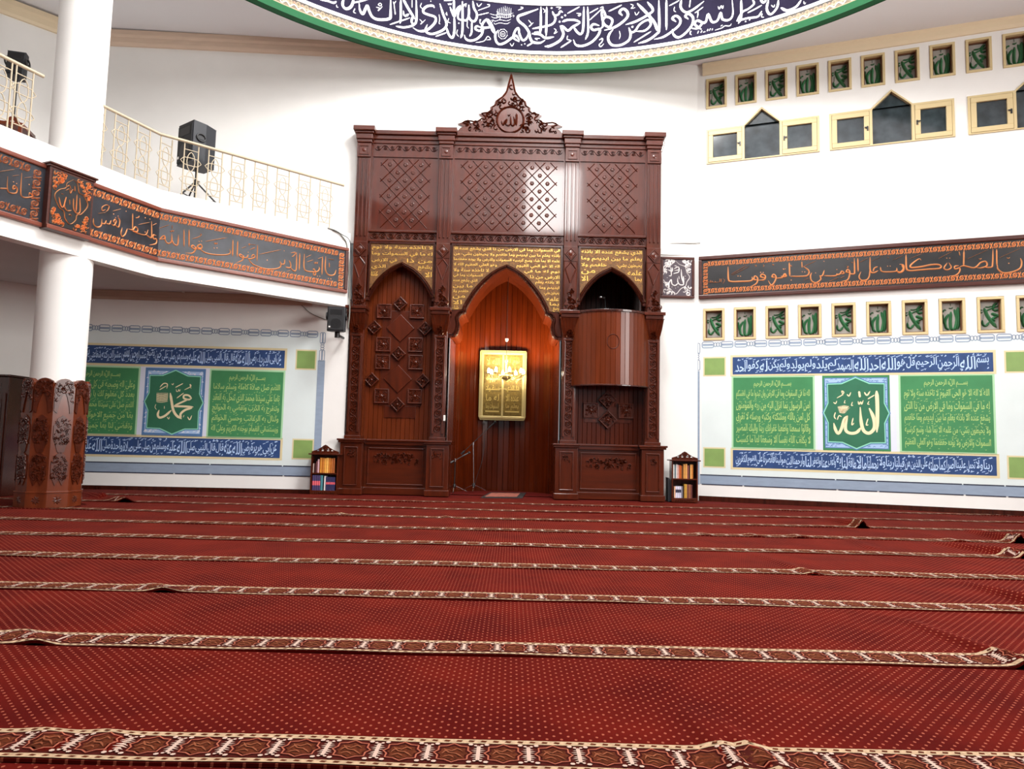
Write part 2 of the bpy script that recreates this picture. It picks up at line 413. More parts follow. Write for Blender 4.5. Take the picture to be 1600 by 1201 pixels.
# scrolls of carved vine along a strip
def vine(mb, fr, u0, u1, v0, v1, w, h, mi=0, step=None, seed=1, wd=None):
    H = v1-v0; step = step or H*1.15; n = max(1, round((u1-u0)/step)); st = (u1-u0)/n; vm = (v0+v1)/2; wd = wd or H*.17
    for i in range(n):
        c = u0+st*(i+.5); sg = 1 if i % 2 == 0 else -1
        P = []
        for k in range(13):
            a = k/12*1.6*2*PI; r = H*.43*(1-k/13)
            P.append((c+sg*0+r*math.cos(a+PI)*min(1, st/H), vm+sg*r*math.sin(a)))
        mb.ribbon(fr, P, wd, w, h, mi)
        mb.ribbon(fr, catmull([(c-st*.5, vm), (c-st*.25, vm-sg*H*.42), (c+st*.15, vm-sg*H*.45), (c+st*.5, vm)], 4), wd*.8, w, h, mi)
        for q in (-.3, .3):
            mb.disc(fr, c+q*st, vm+sg*H*.36*(1 if q > 0 else -1), H*.12, w, h, mi, 6)
def foliage(mb, fr, inside, u0, u1, v0, v1, w, h, n, seed, sz, mi=0):
    R = random.Random(seed); k = 0; tries = 0
    while k < n and tries < n*20:
        tries += 1
        u = R.uniform(u0, u1); v = R.uniform(v0, v1)
        if not inside(u, v): continue
        k += 1; a = R.uniform(0, 2*PI); s = sz*R.uniform(.7, 1.2); t = R.choice((-1, 1))
        P = [(u+s*(1-j/9)*math.cos(a+t*j*.55), v+s*(1-j/9)*math.sin(a+t*j*.55)) for j in range(9)]
        mb.ribbon(fr, P, s*.42, w, h, mi)
def guilloche(mb, fr, u0, u1, v0, v1, w, h, mi=0, horizontal=True):
    # the running S-scroll between crossed bars that edges the banners
    L = (u1-u0) if horizontal else (v1-v0); H = (v1-v0) if horizontal else (u1-u0)
    n = max(1, round(L/(H*1.15))); st = L/n
    def f2(a, b, c): return fr(u0+a, v0+b, c) if horizontal else fr(u0+b, v0+a, c)
    for i in range(n):
        c = st*(i+.5)
        for sg in (1, -1):
            P = [(c+sg*H*.40*(1-k/9)*math.cos(k*.62+.4), H*.5+sg*H*.42*(1-k/9)*math.sin(k*.62+.4)) for k in range(9)]
            mb.ribbon(f2, P, H*.17, w, h, mi)
        e = st*i
        mb.ribbon(f2, [(e-H*.16, H*.06), (e, H*.5), (e+H*.16, H*.94)], H*.15, w, h, mi, taper=False)
        mb.ribbon(f2, [(e+H*.16, H*.06), (e, H*.5), (e-H*.16, H*.94)], H*.15, w, h, mi, taper=False)

# ================================================================ THE SETTING
CEIL = 8.42
UW = Plane((0, 0), (1, 0))                                           # helper: u = x, v = z
def floor_fr(u, v, w=0): return V3((u, v, w))
mb = MB(); mb.prism(floor_fr, [(-11.6, -14), (10.8, -14), (10.8, 10.3), (3.55, 13.2), (1.2, 15.2), (-1.5, 15.2), (-3.2, 13.2), (-8.4, 12.5), (-11.6, 9.2)], -.12, 0)
obj('floor', mb, 'floor', kind='structure')

def holed_wall(mb, fr, u0, u1, v0, v1, th, holes, mi=0):
    us = sorted({u0, u1} | {h[i] for h in holes for i in (0, 1)}); vs = sorted({v0, v1} | {h[i] for h in holes for i in (2, 3)})
    us = [u for u in us if u0 <= u <= u1]; vs = [v for v in vs if v0 <= v <= v1]
    for a, b in zip(us, us[1:]):
        for c, d in zip(vs, vs[1:]):
            m = ((a+b)/2, (c+d)/2)
            if any(h[0] < m[0] < h[1] and h[2] < m[1] < h[3] for h in holes): continue
            mb.add([fr(a, c, 0), fr(b, c, 0), fr(b, d, 0), fr(a, d, 0)], [(0, 1, 2, 3)], mi)
            mb.add([fr(a, c, -th), fr(b, c, -th), fr(b, d, -th), fr(a, d, -th)], [(3, 2, 1, 0)], mi)
    for h in holes:
        a, b, c, d = h
        for p, q in (((a, c), (b, c)), ((b, c), (b, d)), ((b, d), (a, d)), ((a, d), (a, c))):
            mb.add([fr(p[0], p[1], -th), fr(q[0], q[1], -th), fr(q[0], q[1], 0), fr(p[0], p[1], 0)], [(0, 1, 2, 3)], mi)
    for p, q in (((u0, v0), (u1, v0)), ((u1, v0), (u1, v1)), ((u1, v1), (u0, v1)), ((u0, v1), (u0, v0))):
        mb.add([fr(p[0], p[1], -th), fr(q[0], q[1], -th), fr(q[0], q[1], 0), fr(p[0], p[1], 0)], [(3, 2, 1, 0)], mi)

# left wall with the mural (upper part runs on behind the crest), angled wall beyond the column
mb = MB(); mb.prism(WL, [(-7.75, 0), (-2.42, 0), (-2.42, 3.56), (-7.75, 3.56)], -.12, 0)
mb.prism(WLU, [(-7.75, 4.64), (-2.42, 4.64), (4.08, 4.64), (4.08, CEIL+.2), (-7.75, CEIL+.2)], -.12, 0)
obj('wall_left', mb, 'white', kind='structure')
_c = WL(-7.75, 0)
AO = Plane((_c.x-3.2, _c.y-3.2), (1, 1)); AL = 3.2*math.sqrt(2)
mb = MB(); mb.box(AO, 0, AL+.1, 0, CEIL+.15, -.12, 0); obj('wall_far_left', mb, 'white', kind='structure')
# back wall, open at the niche and behind the pulpit
mb = MB(); holed_wall(mb, WB, -3.2, 3.5, 0, 4.7, .14, [(XC-1.06, XC+1.06, 0, 4.62), (XC+1.32, XC+2.56, 2.2, 4.5)])
obj('wall_back', mb, 'white', kind='structure')

# right wall with openings for the fretwork vents and the casements
LOW = [(-1.19+.555*i, -1.19+.555*i+.395, 3.0, 3.61) for i in range(13)]
HIGH = [(-1.13+.5425*i, -1.13+.5425*i+.375, 7.52, 8.105) for i in range(13)]
CASE = [(-1.13, .87), (1.04, 3.01), (3.21, 5.21)]
holes = []
T = .045
for a, b, c, d in LOW+HIGH: holes.append((a+.001, b-.001, c+.001, d-.001))
for a, b in CASE: holes.append((a, b, 6.42, 7.1)); holes.append((a+.68, a+1.34, 7.1, 7.41))
mb = MB(); holed_wall(mb, WR, -1.42, 6.6, 0, CEIL+.05, .16, holes)
for a, b in CASE:                                                    # masonry above the slopes of each gable
    mb.prism(WR, [(a+.68, 7.1), (a+1.01, 7.41), (a+.68, 7.41)], -.16, 0); mb.prism(WR, [(a+1.34, 7.1), (a+1.34, 7.41), (a+1.01, 7.41)], -.16, 0)
obj('wall_right', mb, 'white', kind='structure')
_e = WR(6.6, 0)
# walls out of view: right side, entrance side, left side
EWp = Plane((_e.x, _e.y), (0, -1)); mb = MB()
holed_wall(mb, EWp, 0, _e.y+14, 0, CEIL, .15, [(_e.y-4.6, _e.y+1.6, 2.4, 7.4)]); obj('wall_right_side', mb, 'white', kind='structure')
RWp = Plane((10.8, -14), (-1, 0)); mb = MB(); holed_wall(mb, RWp, 0, 22.4, 0, CEIL, .15, [(5, 15.5, .2, 4.6)]); obj('wall_entrance', mb, 'bwood2', kind='structure')
LWp = Plane((-11.55, -14), (0, 1)); mb = MB(); mb.box(LWp, 0, 23.1, 0, CEIL, -.15, 0); obj('wall_left_side', mb, 'white', kind='structure')

# ceiling with the round opening of the dome
ring = [(DC[0]+(DR+.02)*math.cos(2*PI*i/96), DC[1]+(DR+.02)*math.sin(2*PI*i/96)) for i in range(96)]
def ceil_fr(u, v, w=0): return V3((u, v, CEIL-w))
mb = MB()
outer = [(-11.7, -14.1), (11, -14.1), (11, 13.4), (-11.7, 13.4)]
mb.prism(lambda u, v, w=0: V3((u, v, CEIL+.055-.011*u+w)), [outer, ring], 0, .15)
obj('ceiling', mb, 'ceil', kind='structure')
# drum and dome above the frieze
mb = MB(); n = 64
vs = []; fs = []
prof = [(DR+.02, 9.2), (DR+.02, 11.6)]+[((DR+.02)*math.cos(a*PI/2/10), 11.6+4.6*math.sin(a*PI/2/10)) for a in range(1, 10)]+[(.05, 16.2)]
for r, z in prof: vs += [V3((DC[0]+r*math.cos(2*PI*i/n), DC[1]+r*math.sin(2*PI*i/n), z)) for i in range(n)]
for j in range(len(prof)-1):
    for i in range(n): fs.append((j*n+i, (j+1)*n+i, (j+1)*n+(i+1) % n, j*n+(i+1) % n))
mb.add(vs, fs, 0, True); obj('ceiling_dome', mb, 'ceil', kind='structure')

# cornices and baseboards
def prof_run(mb, fr, u0, u1, prof, mi=0):                             # prof: (w, v) outline swept along u
    n = len(prof); vs = [fr(u0, v, w) for w, v in prof]+[fr(u1, v, w) for w, v in prof]
    mb.add(vs, [(i, n+i, n+(i+1) % n, (i+1) % n) for i in range(n)]+[tuple(range(n)), tuple(reversed(range(n, 2*n)))], mi)
cor = [(0, 8.25), (.05, 8.25), (.07, 8.3), (.07, 8.4), (.1, 8.44), (.1, CEIL+.11), (0, CEIL+.11)]
mb = MB(); prof_run(mb, WLU, -7.7, -.97, cor); obj('trim_1', mb, 'beam2', kind='structure')
mb = MB(); prof_run(mb, WR, -1.2, 6.5, [(0, 8.2), (.03, 8.2), (.05, 8.26), (.05, 8.34), (.08, 8.38), (.08, CEIL), (0, CEIL)]); obj('trim_2', mb, 'cream', kind='structure')
mb = MB(); prof_run(mb, AO, .05, AL-.1, cor); obj('trim_3', mb, 'cream', kind='structure')
mb = MB(); prof_run(mb, WL, -7.7, -3.1, [(0, 3.40), (.04, 3.40), (.06, 3.44), (.06, 3.56), (0, 3.56)]); obj('trim_4', mb, 'beam', kind='structure')
mb = MB(); mb.box(WL, -7.7, -2.5, 0, .075, 0, .02); obj('baseboard_left', mb, 'dkwood', kind='structure')
mb = MB(); mb.box(WR, -1.26, 6.5, 0, .095, 0, .02); obj('baseboard_right', mb, 'dkwood', kind='structure')

# casement groups in the right wall
def casement(i, a, b):
    root = bpy.data.objects.new('window_%d' % (i+1), None); COL.objects.link(root); og = WR(a, 6.42, 0); root.location = og; ORG[root.name] = og
    root['kind'] = 'structure'
    w0, w1 = -.08, .025
    f = MB(); p = [(a, 6.42), (b, 6.42), (b, 7.1), (a+1.34, 7.1), (a+1.01, 7.41), (a+.68, 7.1), (a, 7.1)]
    t = .035
    q1 = [(a+t, 6.42+.0), (a+.655, 6.42), (a+.655, 7.1-t), (a+t, 7.1-t)]
    q2 = [(a+.70, 6.425), (a+1.32, 6.425), (a+1.32, 7.085), (a+1.01, 7.372), (a+.70, 7.085)]
    q3 = [(a+1.365, 6.42), (b-t, 6.42), (b-t, 7.1-t), (a+1.365, 7.1-t)]
    f.prism(WR, [p, [(u, max(v, 6.44)) for u, v in q1], [(u, max(v, 6.44)) for u, v in q2], [(u, max(v, 6.44)) for u, v in q3]], w0, w1)
    obj('window_frame', f, 'creamwood', root)
    g = MB(); g.flat(WR, q2, -.05); obj('fixed_pane', g, 'glassd', root)
    for j, (u0, u1, k) in enumerate(((a+t+.005, a+.65, 1), (a+1.37, b-t-.005, -1))):
        s = MB(); s.rframe(WR, u0, u1, 6.445, 7.06, .085, -.03, .035)
        so = obj('casement_sash', s, 'creamwood', root, bev=.006)
        g = MB(); g.rect(WR, u0+.08, u1-.08, 6.525, 6.98, -.005); obj('pane', g, 'glassd', so)
        h = MB(); uu = u1-.03 if k == 1 else u0+.03
        h.box(WR, uu-.012, uu+.012, 6.70, 6.78, .035, .05); h.box(WR, uu-.03*k-.02, uu-.03*k+.02, 6.745, 6.765, .05, .06); obj('latch', h, 'metalb', so)
    return root
for i, (a, b) in enumerate(CASE): casement(i, a, b)
# window frames added around the two out-of-view area lights
mb = MB(); mb.rframe(EWp, _e.y-4.6, _e.y+1.6, 2.4, 7.4, .1, -.12, .03)
for k in (1, 2, 3): mb.box(EWp, _e.y-4.6+6.2*k/4-.04, _e.y-4.6+6.2*k/4+.04, 2.5, 7.3, -.1, 0)
obj('window_4', mb, 'creamwood', kind='structure')
mb = MB(); mb.rframe(RWp, 5, 15.5, .2, 4.6, .12, -.12, .03)
for k in (1, 2, 3, 4): mb.box(RWp, 5+10.5*k/5-.05, 5+10.5*k/5+.05, .3, 4.5, -.1, 0)
obj('window_5', mb, 'creamwood', kind='structure')
mb = MB()
def door_leaf(mb, fr, u0, u1, v1):
    mb.box(fr, u0, u1, 0, v1, 0, .03)
    for k in range(2):
        for j in range(2): mb.rframe(fr, u0+.1+k*(u1-u0)/2, u0-.05+(k+1)*(u1-u0)/2, .15+j*v1/2, v1/2-.1+j*v1/2, .03, .03, .045)
door_leaf(mb, AO, AL-2.9, AL-1.0, 2.75); d1 = obj('door_1', mb, 'plastic', kind='structure')
mb = MB(); mb.rframe(AO, AL-3.05, AL-.85, -.1, 2.9, .14, 0, .06); obj('trim_5', mb, 'white', kind='structure')

# ---------------------------------------------------------------- carpets, one roll per row of worshippers
CY0, CP, BW = 2.409, 1.1407, .22
FOLDS = []
for A, B, h, sg in (((1345, 826), (1280, 810), .10, .05), ((1588, 849), (1505, 829), .10, .055), ((1568, 868), (1455, 848), .08, .06),
                    ((1562, 1030), (1400, 966), .036, .05), ((1118, 1168), (1062, 1105), .020, .045), ((1165, 1172), (1092, 1112), .022, .04), ((1237, 888), (1172, 864), .02, .05),
                    ((1604, 942), (1495, 908), .06, .05), ((45, 1002), (28, 984), .022, .06), ((250, 926), (232, 913), .024, .06), ((72, 1158), (60, 1135), .010, .05),
                    ((168, 1160), (160, 1140), .010, .045), ((145, 776), (120, 771), .06, .06), ((186, 784), (150, 777), .06, .06), ((1100, 838), (1055, 817), .014, .07),
                    ((1180, 840), (1115, 817), .014, .07), ((1250, 842), (1205, 821), .014, .07), ((1330, 845), (1290, 828), .014, .07), ((700, 812), (690, 800), .016, .06),
                    ((1490, 846), (1430, 832), .014, .07), ((520, 800), (500, 793), .02, .05)):
    a = at_z(*A, 0); b = at_z(*B, 0); FOLDS.append((V3((a.x, a.y, 0)), V3((b.x, b.y, 0)), h, sg))
def carpet_z(k, x, y):
    y0 = CY0+CP*k-BW
    z = .012+.0035*math.sin(x*1.9+k*2.1)*math.sin(y*2.3+k)+.0022*math.sin(x*7.3+k*1.7)*math.exp(-(y-y0)/.2)+.006*math.exp(-max(0, y-y0)/.06)
    for a, b, h, sg in FOLDS:
        if not (y0-.03 <= a.y <= y0+CP): continue
        d = b-a; L2 = d.length_squared; t = ((x-a.x)*d.x+(y-a.y)*d.y)/L2
        if t > 1.05: continue
        t2 = max(-.6, t)
        q = a+d*t2; dist = math.hypot(x-q.x, y-q.y)
        z += h*max(0, 1-max(0, t2))**.7*math.exp(-(dist/sg)**2)
    return z
ordn = ['nearest', 'second nearest', 'third nearest', 'fourth nearest', 'fifth nearest', 'sixth nearest', 'seventh nearest', 'eighth nearest', 'ninth nearest']
for k in range(-1, 9):
    y0 = CY0+CP*k-BW; y1 = y0+CP-.004 if k < 8 else 12.36
    def xlim(y): return max(-8.9, -8.2-(12.43-y)), min(9.3, (13.55-.9378*y)/.3472-.04)
    ys = [y0, y0+.02, y0+.05, y0+.08, y0+.12, y0+.16, y0+.2, y0+.24]; nr = 15
    ys += [y0+.24+(y1-y0-.24)*(j+1)/nr for j in range(nr)]
    nx = 430; mb = MB(); vs = []; fs = []
    for y in ys:
        xa, xb = xlim(y)
        if k < 1: xa, xb = -3.6, 3.8
        if k == 1: xa, xb = -5, 5.2
        for i in range(nx+1):
            x = xa+(xb-xa)*i/nx; vs.append(V3((x, y, carpet_z(k, x, y))))
    for j in range(len(ys)-1):
        for i in range(nx):
            if k in (5, 6) and math.hypot(vs[j*(nx+1)+i].x+6.17, vs[j*(nx+1)+i].y-9.49) < .41: continue
            fs.append((j*(nx+1)+i, j*(nx+1)+i+1, (j+1)*(nx+1)+i+1, (j+1)*(nx+1)+i))
    mb.add(vs, fs, 0, True)
    mb.add([v.copy() for v in vs[:nx+1]]+[V3((v.x, v.y, v.z-.011)) for v in vs[:nx+1]], [(nx+1+i, nx+2+i, i+1, i) for i in range(nx)], 0)
    if k < 0: lab = 'red dotted prayer carpet at the very bottom edge, below the nearest patterned border'
    elif k == 8: lab = 'red prayer carpet lying last, right against the foot of the wooden prayer niche'
    elif k < 8: lab = '%s full-width red prayer carpet with a cream patterned border, counted from the viewer' % ordn[k]
    c = tag(obj('prayer_carpet', mb, 'carpet'), lab, 'carpet', 'rows of red prayer carpet')
    # the woven border along its near edge
    bd = MB(); xa, xb = xlim(y0+.1)
    if k < 1: xa, xb = -3.6, 3.8
    if k == 1: xa, xb = -5, 5.2
    def bf(u, v, w=0): return V3((u, y0+.004+v, carpet_z(k, u, y0+.004+v)+.004+w))
    st = .04; nn = int((xb-xa)/st)
    for i in range(nn):
        u = xa+i*st
        if k in (5, 6) and math.hypot(u+6.17, y0+.11-9.49) < .44: continue
        for v0 in (0, .188):
            bd.rect(bf, u, u+st, v0, v0+.03, 0, 1)
            bd.add([bf(u+.004, v0+.011, .001), bf(u+.021, v0+.008, .001), bf(u+.026, v0+.019, .001), bf(u+.009, v0+.022, .001)], [(0, 1, 2, 3)], 3)
        bd.rect(bf, u, u+st, .03, .188, -.002, 4)
    nm = int((xb-xa)/.16)
    for i in range(nm):
        c0 = xa+.08+i*.16; vm = .109
        if k in (5, 6) and math.hypot(c0+6.17, y0+.11-9.49) < .5: continue
        H = [(-.060, 0), (-.047, .018), (-.047, .046), (-.022, .050), (0, .068), (.022, .050), (.047, .046), (.047, .018), (.060, 0), (.047, -.018), (.047, -.046), (.022, -.050), (0, -.068), (-.022, -.050), (-.047, -.046), (-.047, -.018)]
        bd.ribbon(bf, [(c0+x, vm+y) for x, y in H], .0055, .003, 0, 0, closed=True)
        bd.flat(bf, [(c0+x*.8, vm+y*.8) for x, y in H], .0012, 3)
        if k < 5:
            for P in ([(-.034, -.01), (-.02, .02), (-.004, .012), (.012, .03), (.03, .012)], [(-.03, .028), (-.012, .0), (.01, -.006), (.034, -.034)], [(-.03, -.034), (-.01, -.02), (.006, -.036)]):
                bd.ribbon(bf, [(c0+p.x, vm+p.y) for p in catmull(P, 2)], .006, .0035, 0, 5)
        e = c0+.08
        for j, hw in ((-.047, .010), (-.033, .018), (-.019, .024), (-.006, .02), (.008, .02), (.021, .024), (.035, .018), (.049, .010)):
            bd.add([bf(e-hw, vm+j+(.004 if j > 0 else -.004), .001), bf(e, vm+j-.005, .003), bf(e+hw, vm+j+(.004 if j > 0 else -.004), .001), bf(e, vm+j+.006, .003)], [(0, 1, 2, 3)], 2)
        bd.rect(bf, e-.006, e+.006, vm-.05, vm+.05, .0025, 2)
        for sx in (-1, 1):
            for sy in (-1, 1): bd.disc(bf, e+sx*.026, vm+sy*.064, .0085, .003, 0, 2, 6); bd.disc(bf, e+sx*.01, vm+sy*.056, .006, .003, 0, 2, 5)
    obj('woven_border', bd, ['cpink', 'ccream', 'cwhite', 'cbrown', 'cdark', 'ctan'], c, label='cream and brown woven border')

# ================================================================ THE WOODEN PRAYER NICHE
f0 = MF(12.75)
mih = thing('mihrab', 'tall carved mahogany prayer niche with three arched bays and a pointed crest', 'prayer niche', (XC, 12.75, 0))
QURAN = 'اللَّه لا اله الا هو الحي القيوم لا تاخذه سنة ولا نوم له ما في السموات وما في الارض من ذا الذي يشفع عنده الا باذنه يعلم ما بين ايديهم وما خلفهم ولا يحيطون بشيء من علمه الا بما شاء وسع كرسيه السموات والارض ولا يوده حفظهما وهو العلي العظيم'.replace('َّ', '').replace('ّ', '')
WORDS = QURAN.split()
PX = (-2.70, -1.175, 1.175, 2.70)

def plinth(c):
    m = MB(); a, b = c-.2, c+.2
    m.box(f0, a, b, .013, .93, -.2, .2); m.box(f0, a-.02, b+.02, .013, .12, -.2, .225)
    m.box(f0, a-.035, b+.035, .93, .965, -.2, .235); m.box(f0, a-.055, b+.055, .965, 1.0, -.2, .255)
    o = obj('plinth', m, 'wood', mih, bev=.008)
    t = MB(); t.rframe(f0, c-.125, c+.125, .17, .86, .022, .195, .222); obj('panel_moulding', t, 'woodh', o, bev=.008)
    t = MB(); foliage(t, f0, lambda u, v: True, c-.07, c+.07, .68, .78, .2, .018, 9, 5+int(c*9), .03); obj('carved_motif', t, 'carve', o)
for c in (-2.69, -1.15, 1.15, 2.69): plinth(c)

def dado(u0, u1):
    m = MB(); m.box(f0, u0, u1, .013, .95, -.2, .02); m.box(f0, u0, u1, .013, .14, .02, .05); m.box(f0, u0, u1, .9, 1.0, -.2, .07); m.box(f0, u0, u1, .965, 1.0, .07, .1)
    o = obj('dado_panel', m, 'woodh', mih, bev=.008)
    t = MB(); t.rframe(f0, u0+.06, u1-.06, .18, .85, .025, .015, .04); obj('panel_moulding', t, 'woodh', o, bev=.008)
    t = MB(); foliage(t, f0, lambda u, v: True, u0+.18, u1-.18, .575, .745, .02, .02, 80, 8, .036)
    obj('carved_strip', t, 'carve', o)
dado(-2.49, -1.35); dado(1.35, 2.49)

def pilaster(c):
    m = MB(); hw = .128
    m.box(f0, c-hw, c+hw, 1.0, 6.5, -.2, .10)
    m.box(f0, c-hw-.02, c+hw+.02, 1.0, 1.06, -.2, .12)
    for s in (-1, 1): m.box(f0, c+s*.088-.018, c+s*.088+.018, 1.12, 2.86, .1, .135)       # rails of the inlaid channel
    m.box(f0, c-.106, c+.106, 2.86, 2.9, .1, .135)
    for s in (-1, 0, 1): m.box(f0, c+s*.075-.014, c+s*.075+.014, 4.72, 6.2, .1, .128)      # fluting
    for s in (-1, 1):                                                                       # long lozenge under the block
        m.ribbon(f0, [(c, 4.33), (c+s*.10, 4.20), (c, 3.93)], .03, .1, .022, taper=False)
        m.ribbon(f0, [(c+s*.115, 4.34), (c+s*.115, 3.5)], .016, .1, .012, taper=False)
    p = obj('pilaster', m, 'wood', mih, bev=.007)
    t = MB(); vine(t, lambda u, v, w=0: f0(c+v, u, w), 1.14, 2.84, -.062, .062, .1, .02, step=.14); obj('carved_inlay', t, 'carve', p)
    t = MB()                                                                                # bracket with a ribbed flare
    prof = [(2.93, .10, .11), (2.99, .125, .13), (3.10, .17, .15), (3.27, .23, .17), (3.28, .25, .185)]
    for (z0, w0, h0), (z1, w1, h1) in zip(prof, prof[1:]):
        vs = [f0(c-h0, z0, -.05), f0(c+h0, z0, -.05), f0(c+h1, z1, -.05), f0(c-h1, z1, -.05), f0(c-h0, z0, w0), f0(c+h0, z0, w0), f0(c+h1, z1, w1), f0(c-h1, z1, w1)]
        t.add(vs, [(4, 5, 6, 7), (0, 4, 7, 3), (5, 1, 2, 6), (0, 1, 5, 4), (3, 7, 6, 2)])
    for s in (-2, -1, 0, 1, 2):
        a = [f0(c+s*.03, 2.99, .125), f0(c+s*.066, 3.27, .235)]; t.tube(a, .007, 6)
    t.box(f0, c-.16, c+.16, 3.28, 3.345, -.05, .245); t.box(f0, c-.19, c+.19, 3.345, 3.40, -.05, .275)
    obj('bracket', t, 'wood', p, bev=.006)
    t = MB(); foliage(t, f0, lambda u, v: True, c-.06, c+.06, 2.94, 3.04, .15, .03, 7, 3, .045); obj('leaf_boss', t, 'carve', p)
    t = MB(); L = [(c-.13, 3.40), (c+.13, 3.40), (c+.115, 3.52), (c+.085, 3.58), (c+.085, 3.64), (c+.05, 3.70), (c+.045, 3.78), (c, 3.94), (c-.045, 3.78), (c-.05, 3.70), (c-.085, 3.64), (c-.085, 3.58), (c-.115, 3.52)]
    t.prism(f0, L, .08, .17)
    foliage(t, f0, lambda u, v: abs(u-c) < .12*(3.9-v)/.5, c-.12, c+.12, 3.42, 3.85, .17, .022, 34, 11, .05); obj('carved_leaf', t, 'carve', p)
    t = MB(); t.box(f0, c-.128, c+.128, 4.34, 4.62, .1, .11)
    t.prism(f0, [(c, 4.35), (c+.115, 4.48), (c, 4.61), (c-.115, 4.48)], .11, .14); t.disc(f0, c, 4.48, .05, .14, .02, 0, 8)
    t.ribbon(f0, [(c, 4.385), (c+.085, 4.48), (c, 4.575), (c-.085, 4.48)], .018, .14, .012, closed=True); obj('lozenge_block', t, 'wood', p, bev=.004)
    t = MB()
    t.box(f0, c-.128, c+.128, 6.22, 6.48, .1, .13); t.rframe(f0, c-.09, c+.09, 6.26, 6.44, .02, .13, .145)
    t.disc(f0, c, 6.35, .04, .13, .02, 0, 8); obj('rosette_block', t, 'wood', p, bev=.004)
    t = MB()
    for (z0, z1, h, w) in ((6.5, 6.56, .14, .13), (6.56, 6.66, .155, .15), (6.66, 6.70, .175, .175), (6.70, 6.79, .20, .21)): t.box(f0, c-h, c+h, z0, z1, -.09, w)
    obj('capital', t, 'woodh', p, bev=.01)
for c in PX: pilaster(c)

def upper_panel(u0, u1, cols, first):
    m = MB(); m.box(f0, u0, u1, 4.62, 6.6, -.08, 0)
    m.rframe(f0, u0, u1, 4.86, 6.30, .03, 0, .022)
    c = (u0+u1)/2; st = .29; half = st/2
    # lattice of crossing mouldings clipped to the field, a carved knob in each lozenge
    zt, zb = 6.235, 4.92; ua, ub = c-cols*st/2-.03, c+cols*st/2+.03
    rows = 8; dz = (zt-zb-.1)/(rows); 
    z0 = zt-.10
    for i in range(-cols-8, cols+9):
        for sg in (1, -1):
            # line through (c + i*st/2 offset) with slope dz/half
            x0 = c+(i)*st+(0 if cols % 2 == 0 else st/2); pts = []
            # param by z from zb to zt
            xa = x0+sg*(zb-z0)*half/dz; xb = x0+sg*(zt-z0)*half/dz
            t0, t1 = 0, 1
            dx = xb-xa
            for lo, hi in ((ua, ub),):
                ta, tb = (lo-xa)/dx, (hi-xa)/dx
                if ta > tb: ta, tb = tb, ta
                t0, t1 = max(t0, ta), min(t1, tb)
            if t1-t0 > .03:
                m.ribbon(f0, [(xa+dx*t0, zb+(zt-zb)*t0), (xa+dx*t1, zb+(zt-zb)*t1)], .02, 0, .014, taper=False)
    for r in range(rows):
        n = cols if r % 2 == 0 else cols-1
        for q in range(n):
            u = c+(q-(n-1)/2)*st; z = z0-r*dz
            m.disc(f0, u, z, .042, 0, .018, 0, 8)
            for a in range(6): m.disc(f0, u+.026*math.cos(a*PI/3), z+.026*math.sin(a*PI/3), .016, .008, .02, 0, 6)
    o = obj('upper_panel', m, 'wood', mih)
    t = MB(); vine(t, f0, u0+.05, u1-.05, 6.40, 6.49, .0, .02, step=.13); obj('carved_frieze', t, 'carve', o)
    t = MB(); vine(t, f0, u0+.03, u1-.03, 4.70, 4.82, .0, .024, step=.16); obj('carved_frieze', t, 'carve', o)
    for za, zb_ in ((4.65, 4.69), (4.83, 4.87)):
        t = MB(); t.box(f0, u0, u1, za, zb_, -.05, .033); obj('string_moulding', t, 'woodh', o, bev=.006)
    t = MB()
    for (z0_, z1_, w) in ((6.53, 6.60, .02), (6.60, 6.68, .05), (6.68, 6.76, .09)): t.box(f0, u0, u1, z0_, z1_, -.09, w)
    obj('cornice', t, 'woodh', o, bev=.008)
upper_panel(-2.575, -1.30, 3, 0); upper_panel(-1.05, 1.05, 6, 0); upper_panel(1.30, 2.575, 3, 0)

